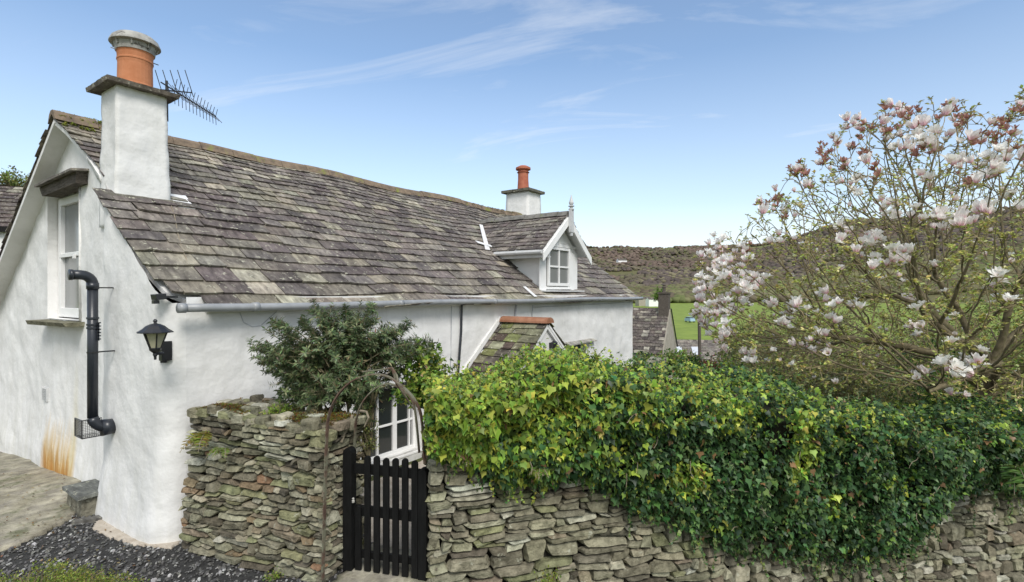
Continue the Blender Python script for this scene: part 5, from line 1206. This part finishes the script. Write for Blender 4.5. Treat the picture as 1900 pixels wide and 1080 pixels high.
    for px, py, cnt in faded: place(px, py, int(cnt*1.4), ('faded', 'faded', 'faded', 'faded', 'fresh'), 1.15, 15)
    for j in rs.sample(range(len(kdp)), 330):
        a, b, F, q, d = kdp[j]
        if j not in used: items.append((q, d, rs.choice(('fresh', 'open', 'bud') if b > 330 else ('faded', 'faded', 'bud')), rs.uniform(.5, .85), F))
    items.sort(key=lambda t: -t[3]/t[4]*(1.6 if t[2] in ('fresh', 'open') else 1)*(0 if t[0].x*0+950+970*RF(t[0].x, t[0].y)[0]/t[4] > 1890 else 1))
    V, Fs, col = [], [], []; o = 0
    for i, (q, d, kk, s, F) in enumerate(items):
        me, mv, mf, mc = MS[kk][i % 3]; up = (d*.55+Vector((0, 0, .9))+Vector(rvec(1)[0])*.35).normalized(); M4 = Matrix.Translation(q) @ up.to_track_quat('Z', 'Y').to_matrix().to_4x4() @ Matrix.Rotation(rs.random()*6.28, 4, 'Z') @ Matrix.Scale(s, 4)
        if i < 97:
            ob = bpy.data.objects.new('blossom', me); link(ob, root); ob.matrix_basis = M4
        else:
            A = np.array(M4); V.append(mv @ A[:3, :3].T + A[:3, 3]); Fs += [[x+o for x in f_] for f_ in mf]; col.append(mc); o += len(mv)
    ob = mesh_from('blossoms', np.vstack(V), Fs, 'petal', root, True, np.vstack(col)); ob['kind'] = 'stuff'
    print('magnolia', n, len(tips), len(items))
magnolia()

# ------------------------------------------------------------------ garden and village beyond
# shrubs on the garden bank and further down
BRN = [(.23, .20, .11), (.32, .28, .15), (.38, .37, .17), (.17, .17, .07)]
def bank(px, pyt, pyb, F, wpx, n, cols, w, label, seed, **k): return pshrub(k.pop('name', 'garden_shrub'), px, pyt-8, pyb, F, wpx*1.15, int(n*3.2), cols, w, label, seed=seed, **k)
bank(1225, 672, 740, 11, 130, 2600, FRESH+DARK[:2], [2, 1, 3, 1, 2, 2], 'green rounded shrub under the far grey cottage', 41, size=(.04, .08))
bank(1290, 676, 740, 9.5, 130, 2600, DARK+FRESH[:1], [3, 3, 2, 2, 2], 'dark green garden shrub left of the magnolia, below the skylight roof', 42, size=(.035, .07))
bank(1350, 672, 760, 10, 110, 2400, FRESH+BRN, [2, 1, 2, 1, 1, 1, 1, 1], 'yellow-green shrub under the left tips of the magnolia', 43, size=(.035, .07))
bank(1318, 676, 704, 8.8, 46, 420, [(.22, .05, .035), (.30, .09, .06), (.12, .05, .03)], [3, 2, 2], 'small dark red leaved shrub low in the garden left of the magnolia', 44, size=(.02, .04))
bank(1440, 640, 780, 11.5, 190, 3200, BRN+FRESH[:1], [3, 3, 3, 2, 2], 'brown-green scrubby bush behind the lower left magnolia branches', 45, size=(.035, .07))
bank(1580, 655, 790, 11, 210, 3200, OLIVE+BRN, [3, 3, 2, 1, 2, 2, 2, 2], 'olive scrubby bush behind the long low magnolia limb', 46, size=(.035, .07))
bank(1730, 640, 790, 12, 200, 3000, FRESH+DARK, [2, 1, 3, .5, 2, 2, 1, 2], 'green bush behind the magnolia trunk on its left', 47, size=(.04, .08))
bank(1890, 620, 790, 12, 210, 3200, FRESH+OLIVE, [2, 1, 3, .5, 2, 2, 1, 1], 'green bush right of the magnolia trunk at the picture edge', 48, size=(.04, .08))
bank(1500, 548, 700, 18, 270, 3000, BRN+OLIVE, [3, 3, 2, 3, 1, 1, 1, 0], 'brown twiggy thicket further down behind the magnolia', 49, size=(.06, .11))
bank(1700, 535, 700, 20, 320, 3000, BRN+OLIVE, [3, 3, 1, 3, 2, 1, 1, 0], 'dull brown thicket further down behind the middle of the magnolia', 50, size=(.06, .11))
bank(1880, 530, 700, 19, 280, 3000, FRESH+OLIVE, [1, .5, 2, 0, 2, 2, 2, 0], 'olive green thicket further down at the right picture edge', 51, size=(.06, .11))
bank(1395, 590, 690, 24, 120, 2000, OLIVE, [2, 2, 3, 1], 'olive hedge bush right of the skylight roof', 52, size=(.08, .14))
bank(1258, 662, 690, 24, 90, 1300, FRESH+OLIVE, [2, 1, 2, 0, 2, 2, 1, 0], 'light green bush right in front of the grey cottage gable', 53, size=(.08, .14))
bank(1195, 668, 700, 20, 60, 900, FRESH+OLIVE, [1, 1, 3, 0, 2, 2, 1, 0], 'small green bush beside the white cottage far corner', 54, size=(.07, .12))
V, Fs = rough_box(boxc(0, .42, 0, .3, 0, .2, .04), .05, .05, 5); q = at(1228, 690, 9); mesh = [Vector(v)+Vector((q.x, q.y, q.z)) for v in V]
tag(mesh_from('boulder', mesh, Fs, 'stone', None, True, [(.42, .40, .33)]*len(mesh)), 'pale garden boulder among the shrubs right of the white cottage', 'boulder')
V, Fs = rough_box(boxc(0, .55, 0, .4, 0, .10, .04), .05, .03, 5); q = at(1278, 716, 8.2); mesh = [Vector(v)+Vector((q.x-.2, q.y, q.z)) for v in V]
tag(mesh_from('stone_slab', mesh, Fs, 'mortar', None, True), 'whitish flat stone slab just above the ivy left of the magnolia', 'slab')

def far_house(name, org, rot, L, D, zb_, eave, ridge, label, wallm, roofc, parts, ch=None, gable_over=.15):
    """org: near left ground corner in R,F; rot: angle of the long side; zb_: foot level."""
    a = math.radians(rot); U = W(math.cos(a), math.sin(a)).normalized(); B = W(-math.sin(a), math.cos(a)).normalized(); O = W(org[0], org[1], 0); Z = Vector((0, 0, 1))
    h = thing(name, O+Z*zb_, label, 'house'); pts = [O+Z*zb_, O+B*D+Z*zb_, O+B*D+Z*eave, O+B*D/2+Z*(ridge-.05), O+Z*eave]; V = pts+[p+U*L for p in pts]
    mesh_from('wall', V, [[0, 1, 2, 3, 4], [9, 8, 7, 6, 5], [0, 4, 9, 5], [1, 6, 7, 2], [4, 3, 8, 9], [2, 7, 8, 3]], wallm, h)
    for sd in (0, 1):
        o = O+(B*D if sd else Vector())+Z*eave; t = (B*(D/2)*(-1 if sd else 1)+Z*(ridge-eave)); ln = t.length; t = t.normalized(); nn = U.cross(t)*(-1 if sd else 1)
        if nn.z < 0: nn = -nn
        slates('roof', o-U*gable_over-t*.15, U, t, nn, L+2*gable_over, diminishing(ln+.15, .34, .26), lambda s, tt: True, h, lambda s, tt, k: pcol(roofc), w0=(.4, .6), w1=(.35, .5), thick=(.03, .04), clip=lambda tt: (0, L+2*gable_over))
    return h, O, U, B, Z
RF1 = [((.10, .085, .085), 5), ((.13, .115, .11), 4), ((.20, .19, .17), 2), ((.30, .29, .26), 1), ((.07, .06, .062), 3)]
h1, O, U, B, Z = far_house('cottage', (4.6, 42.0), -28, 7.4, 5.2, -6, -1.9, 1.30, 'grey slate roofed cottage with beige gable beyond the far end of the white cottage', 'harling', RF1, None, gable_over=-.05)
m = MB(); c = O+U*6.6+B*2.1; m.obox(c+Z*.6, U*.75, B*.8, Z*1.85); m.obox(c+Z*2.45-U*.06-B*.06, U*.87, B*.92, Z*.12)
st = m.build('chimney', 'stone_dark' if 0 else 'oldwood', h1); m = MB(); p = c+U*.35+B*.4; m.lathe((p.x, p.y, 2.55), [(0, 0), (.16, 0), (.13, .1), (.12, .35), (.17, .4), (.1, .5), (.14, .6), (0, .75)], 10); m.build('chimney_pot', 'oldwood', st)
m = MB(); m.obox(O+U*2.2-B*.75+Z*-6, U*4.3, B*.78, Z*4.0); e = m.build('lean_to', 'harling', h1)
m = MB(); m.obox(O+U*2.1-B*.85-Z*2.0, U*4.5, B*.07, Z*.10); m.obox(O+U*2.15-B*.82-Z*3.6, U*.10, B*.07, Z*1.6); m.obox(O+U*6.0-B*.82-Z*3.6, U*.10, B*.07, Z*1.2); m.tube([O+U*6.55-B*.8-Z*1.95, O+U*6.05-B*.8-Z*2.45], .06, 6); m.build('gutter', 'blackpipe', e)
m = MB(); m.tube([O+U*7.47+B*2.6+Z*1.28, O+U*7.47+B*5.2-Z*1.9], .05, 6); m.build('verge', 'blackpipe', h1)
h2, O, U, B, Z = far_house('house', (15.6, 55.0), -8, 9.5, 7.5, -6, -4.9, -2.9+.2, 'grey slated outbuilding with pale skylights, right of the grey cottage', 'harling', [((.17, .155, .15), 5), ((.22, .205, .19), 4), ((.28, .26, .24), 2), ((.13, .12, .12), 2)], None)
t = (B*3.75+Z*2.2).normalized(); nn = U.cross(t); nn = nn if nn.z > 0 else -nn
for s_ in (.7, 1.7, 3.6): m = MB(); m.obox(O+U*s_-Z*4.9+t*1.5+nn*.06, U*.85, t*1.4, nn*.06); m.build('skylight', 'skylight', h2)
pl = thing('utility_pole', at(1298, 645, 40), 'dark thin utility pole between the skylight roof and the magnolia', 'pole')
m = MB(); m.tube([at(1299, 700, 40), at(1297, 572, 40)], [.14, .11], 8); m.build('post', 'oldwood', pl)
m = MB(); m.obox(at(1289, 576, 40), W(.9, 0), Vector((0, 0, .12)), W(0, .1)); m.build('crossarm', 'oldwood', pl)
# pale blue vehicle on the field edge
cp_ = at(1281, 598, 150); cz_ = zground(cp_.x, cp_.y); cp_ = W(*RF(cp_.x, cp_.y), cp_.z-.1); vh = thing('parked_van', cp_, 'tiny pale blue vehicle parked at the green field behind the skylight roof', 'van')
U, B, Z = W(1, .15).normalized(), W(-.15, 1).normalized(), Vector((0, 0, 1)); mk('paleblue', (.35, .50, .62), rough=.3, bump=0)
m = MB(); m.obox(cp_+Z*.35, U*1.5, B*3.6, Z*.75); m.obox(cp_+Z*1.1+U*.08+B*.5, U*1.34, B*2.7, Z*.10); m.obox(cp_+Z*1.5+U*.12+B*.6, U*1.26, B*2.5, Z*.06); m.build('body', 'paleblue', vh, bevel=.05)
m = MB(); m.obox(cp_+Z*1.2+U*.12+B*.55, U*1.26, B*2.6, Z*.30); m.build('window', 'glass', vh)
for u in (.02, 1.3):
    for b in (.6, 2.9): m = MB(); c = cp_+U*u+B*b+Z*.33; m.tube([c, c+U*.2], .33, 12); m.build('wheel', 'blackmetal', vh)
# far farm at the wood's foot
def small_farm(px, py, F, w, h, label, wallm='whitepaint', name='farmhouse'):
    q = at(px, py, F); R, Fq = RF(q.x, q.y); return far_house(name, (R-w/2, Fq), 12, w, w*.6, q.z-3, q.z+h*.55, q.z+h, label, wallm, RF1, None)
small_farm(1216, 560, 330, 8, 2.6, 'small white farmhouse at the foot of the wooded hill, above the grey cottage roof')
small_farm(1198, 560, 345, 9, 3.4, 'small grey barn left of the white farmhouse at the foot of the hill', 'harling', 'barn')
small_farm(1156, 488, 900, 16, 8, 'tiny white hill farm on the green strip high on the wooded hillside')
# house and tree at the left edge
h3, O, U, B, Z = far_house('house', (-22.5, 14.6), 24, 9.5, 5.0, -.6, 4.72, 6.4, 'white house with dark slate roof peeping past the gable at the left edge', 'lime', RF1, None)
m = MB(); m.obox(O-B*.2+Z*4.5, U*9.5, B*.05, Z*.18); m.build('fascia', 'blackpaint', h3)
def tree(px, pyt, pyb, F, wpx, n, cols, w, label, seed, size, name='tree', cat='tree'):
    wd = wpx/970*F; b = at(px, pyb, F); g = zground(b.x, b.y); top = at(px, pyt, F).z; rs = random.Random(seed); root = thing(name, (b.x, b.y, g), label, cat); base = Vector((b.x, b.y, g)); hC = top-b.z; m = MB()
    fork = Vector((b.x, b.y, b.z+hC*.1)); m.tube([base, fork], [.035*wd+.05, .02*wd+.03], 8, False); P, Nn, T = [], [], []; ends = []
    for i in range(46):
        v = Vector(rvec(1)[0]); v.z = abs(v.z)*1.0; e = fork+Vector((v.x*wd*.5, v.y*wd*.4, v.z*hC*.88))*rs.uniform(.6, 1.08); mid = fork.lerp(e, .5)+Vector((0, 0, hC*.06)); m.tube([fork, mid, e], [.014*wd, .008*wd, .003*wd], 4, False); ends += [mid.lerp(e, t) for t in (.2, .6, 1)]
    while len(P) < n:
        c = rs.choice(ends); P.append(c+Vector(rvec(1)[0])*wd*.09*rs.random()**.5); Nn.append(Vector(rvec(1)[0])+Vector((0, 0, .6))); T.append(Vector(rvec(1)[0]))
    m.build('trunk', 'bark', root); leaves('crown', P, Nn, T, rng.uniform(*size, n), pick(cols, w, n), 'leaf', OVAL, root); return root
tree(18, 306, 362, 26, 110, 1800, OLIVE+FRESH[:1], [3, 3, 1, 2, 2], 'sparse olive tree rising behind the roof at the left edge', 61, (.08, .16))
tree(1222, 532, 562, 250, 26, 1500, [(.10, .17, .03), (.14, .22, .04)], [1, 1], 'small bright green tree beside the white farmhouse, left of the grey cottage chimney', 62, (.4, .8))
for k, (px, py) in enumerate(((1424, 448), (1434, 440), (1442, 446), (1452, 440))):
    pass
def conifer(px, py, F, h, label, seed):
    b = at(px, py, F); g = zground(b.x, b.y); root = thing('conifer', (b.x, b.y, g), label, 'conifer', 'conifers on the skyline'); m = MB(); m.tube([(b.x, b.y, g-2), (b.x, b.y, g+h)], [.5, .1], 5, False); m.build('trunk', 'bark', root); n = 420; P, Nn, T = [], [], []
    rs = random.Random(seed)
    for _ in range(n):
        t = rs.random()**.7; r = (1-t)*h*.22*rs.random()**.4; a = rs.random()*6.28; P.append((b.x+r*math.cos(a), b.y+r*math.sin(a), g+h*(.15+.85*t))); Nn.append((math.cos(a)*.4, math.sin(a)*.4, 1)); T.append((math.cos(a), math.sin(a), -.5))
    leaves('crown', P, Nn, T, rng.uniform(1.0, 2.2, n), pick([(.02, .035, .02), (.03, .05, .025)], [1, 1], n), 'leaf', OVAL, root)
conifer(1430, 455, 1290, 26, 'dark conifer on the hill skyline, leftmost and tallest of the four', 1)
conifer(1441, 455, 1290, 19, 'dark conifer on the hill skyline, second from the left of four', 2)
conifer(1452, 455, 1300, 17, 'dark conifer on the hill skyline, third from the left of four', 3)
conifer(1464, 455, 1300, 21, 'dark conifer on the hill skyline, last of four behind the magnolia', 4)
# woods on the hillside
def woods():
    import bmesh
    bm = bmesh.new(); bmesh.ops.create_icosphere(bm, subdivisions=2, radius=1); bv = np.array([v.co[:] for v in bm.verts]); bf = np.array([[v.index for v in f.verts] for f in bm.faces]); bm.free()
    tm = []
    for k in range(8):
        ph = Vector((k*3.1, 0, 0)); d = np.array([1+.42*mn.noise(Vector(v)*2.0+ph)+.25*mn.noise(Vector(v)*5+ph) for v in bv]); tm.append(bv*d[:, None])
    V, Fa, col = [], [], []; o = 0; rs = random.Random(77)
    pal = [(.15, .115, .095), (.18, .14, .115), (.135, .12, .085), (.15, .15, .085), (.12, .10, .09), (.19, .17, .11), (.09, .10, .06)]
    cnt = 0
    while cnt < 19000:
        F = rs.uniform(440, 1500) if rs.random() < .8 else rs.uniform(430, 620); R = F*rs.uniform(.06, 1.15); x, y, _ = W(R, F); d = math.hypot(R, F)
        nzv = mn.noise(Vector((R/150, F/150, 4)))
        if 740 < F < 800 and R/F < .24: continue
        if d > 1150 and nzv < .1: continue
        g = zground(x, y); r = rs.uniform(2.6, 4.2)*(1.35 if F < 560 else 1); h = r*rs.uniform(.8, 1.15); t = tm[cnt % 8]; a = rs.random()*6.28; ca, sa = math.cos(a), math.sin(a)
        X = t[:, 0]*ca-t[:, 1]*sa; Y = t[:, 0]*sa+t[:, 1]*ca; V.append(np.stack([x+X*r, y+Y*r, g+h*.55+t[:, 2]*h*.75], 1)); Fa.append(bf+o); o += len(bv)
        band = 0 if nzv > .12 else (2 if nzv > -.1 else 4); c = np.array(pal[rs.choice((band, band, band, band+1, rs.randrange(7))) % 7]); 
        if F < 600: c = np.array(rs.choice(((.15, .14, .08), (.17, .17, .09), (.13, .11, .08), (.13, .15, .065))))
        c = c*rs.uniform(.93, 1.07)*.92; col.append(np.tile(c, (len(bv), 1))); cnt += 1
    ob = np_mesh('woodland', np.vstack(V), np.vstack(Fa), 'hillwood', None, True, np.vstack(col)); tag(ob, 'brown and olive leafless woods covering the far hillside', kind='stuff')
woods()
# weeds along the left wall top, dead leaves on the path
low_plant(520, 5.0, 70, .12, 900, 'bright green weed on the mossy wall top below the dark bush', FRESH, [3, 3, 2, 1], 71, 'weed', 'weed', size=(.012, .026), dpt=.15, zb=1.30)
low_plant(585, 4.9, 80, .09, 700, 'brownish weed on the mossy wall top near the arch', BRN, [3, 3, 2, 1], 72, 'weed', 'weed', size=(.010, .022), dpt=.15, zb=1.30)
def litter():
    P = []
    while len(P) < 260:
        px, py = random.uniform(0, 300), random.uniform(860, 1060); q = on_z(px, py, 0)
        if inpoly(q.x, q.y, path_poly) and random.random() < .6 or inpoly(q.x, q.y, grav) and random.random() < .4: P.append((q.x, q.y, zg(q.x, q.y)+.065 if inpoly(q.x, q.y, path_poly) else zg(q.x, q.y)+.04))
    n = len(P); o = leaves('leaf_litter', P, rvec(n)*.35+[0, 0, 1], rvec(n), rng.uniform(.012, .035, n), pick([(.16, .10, .05), (.26, .18, .08), (.10, .07, .04), (.30, .26, .16)], [3, 2, 2, 1], n), 'leaf', OVAL)
    tag(o, 'scattered dead leaves on the concrete path and gravel', kind='stuff')
litter()
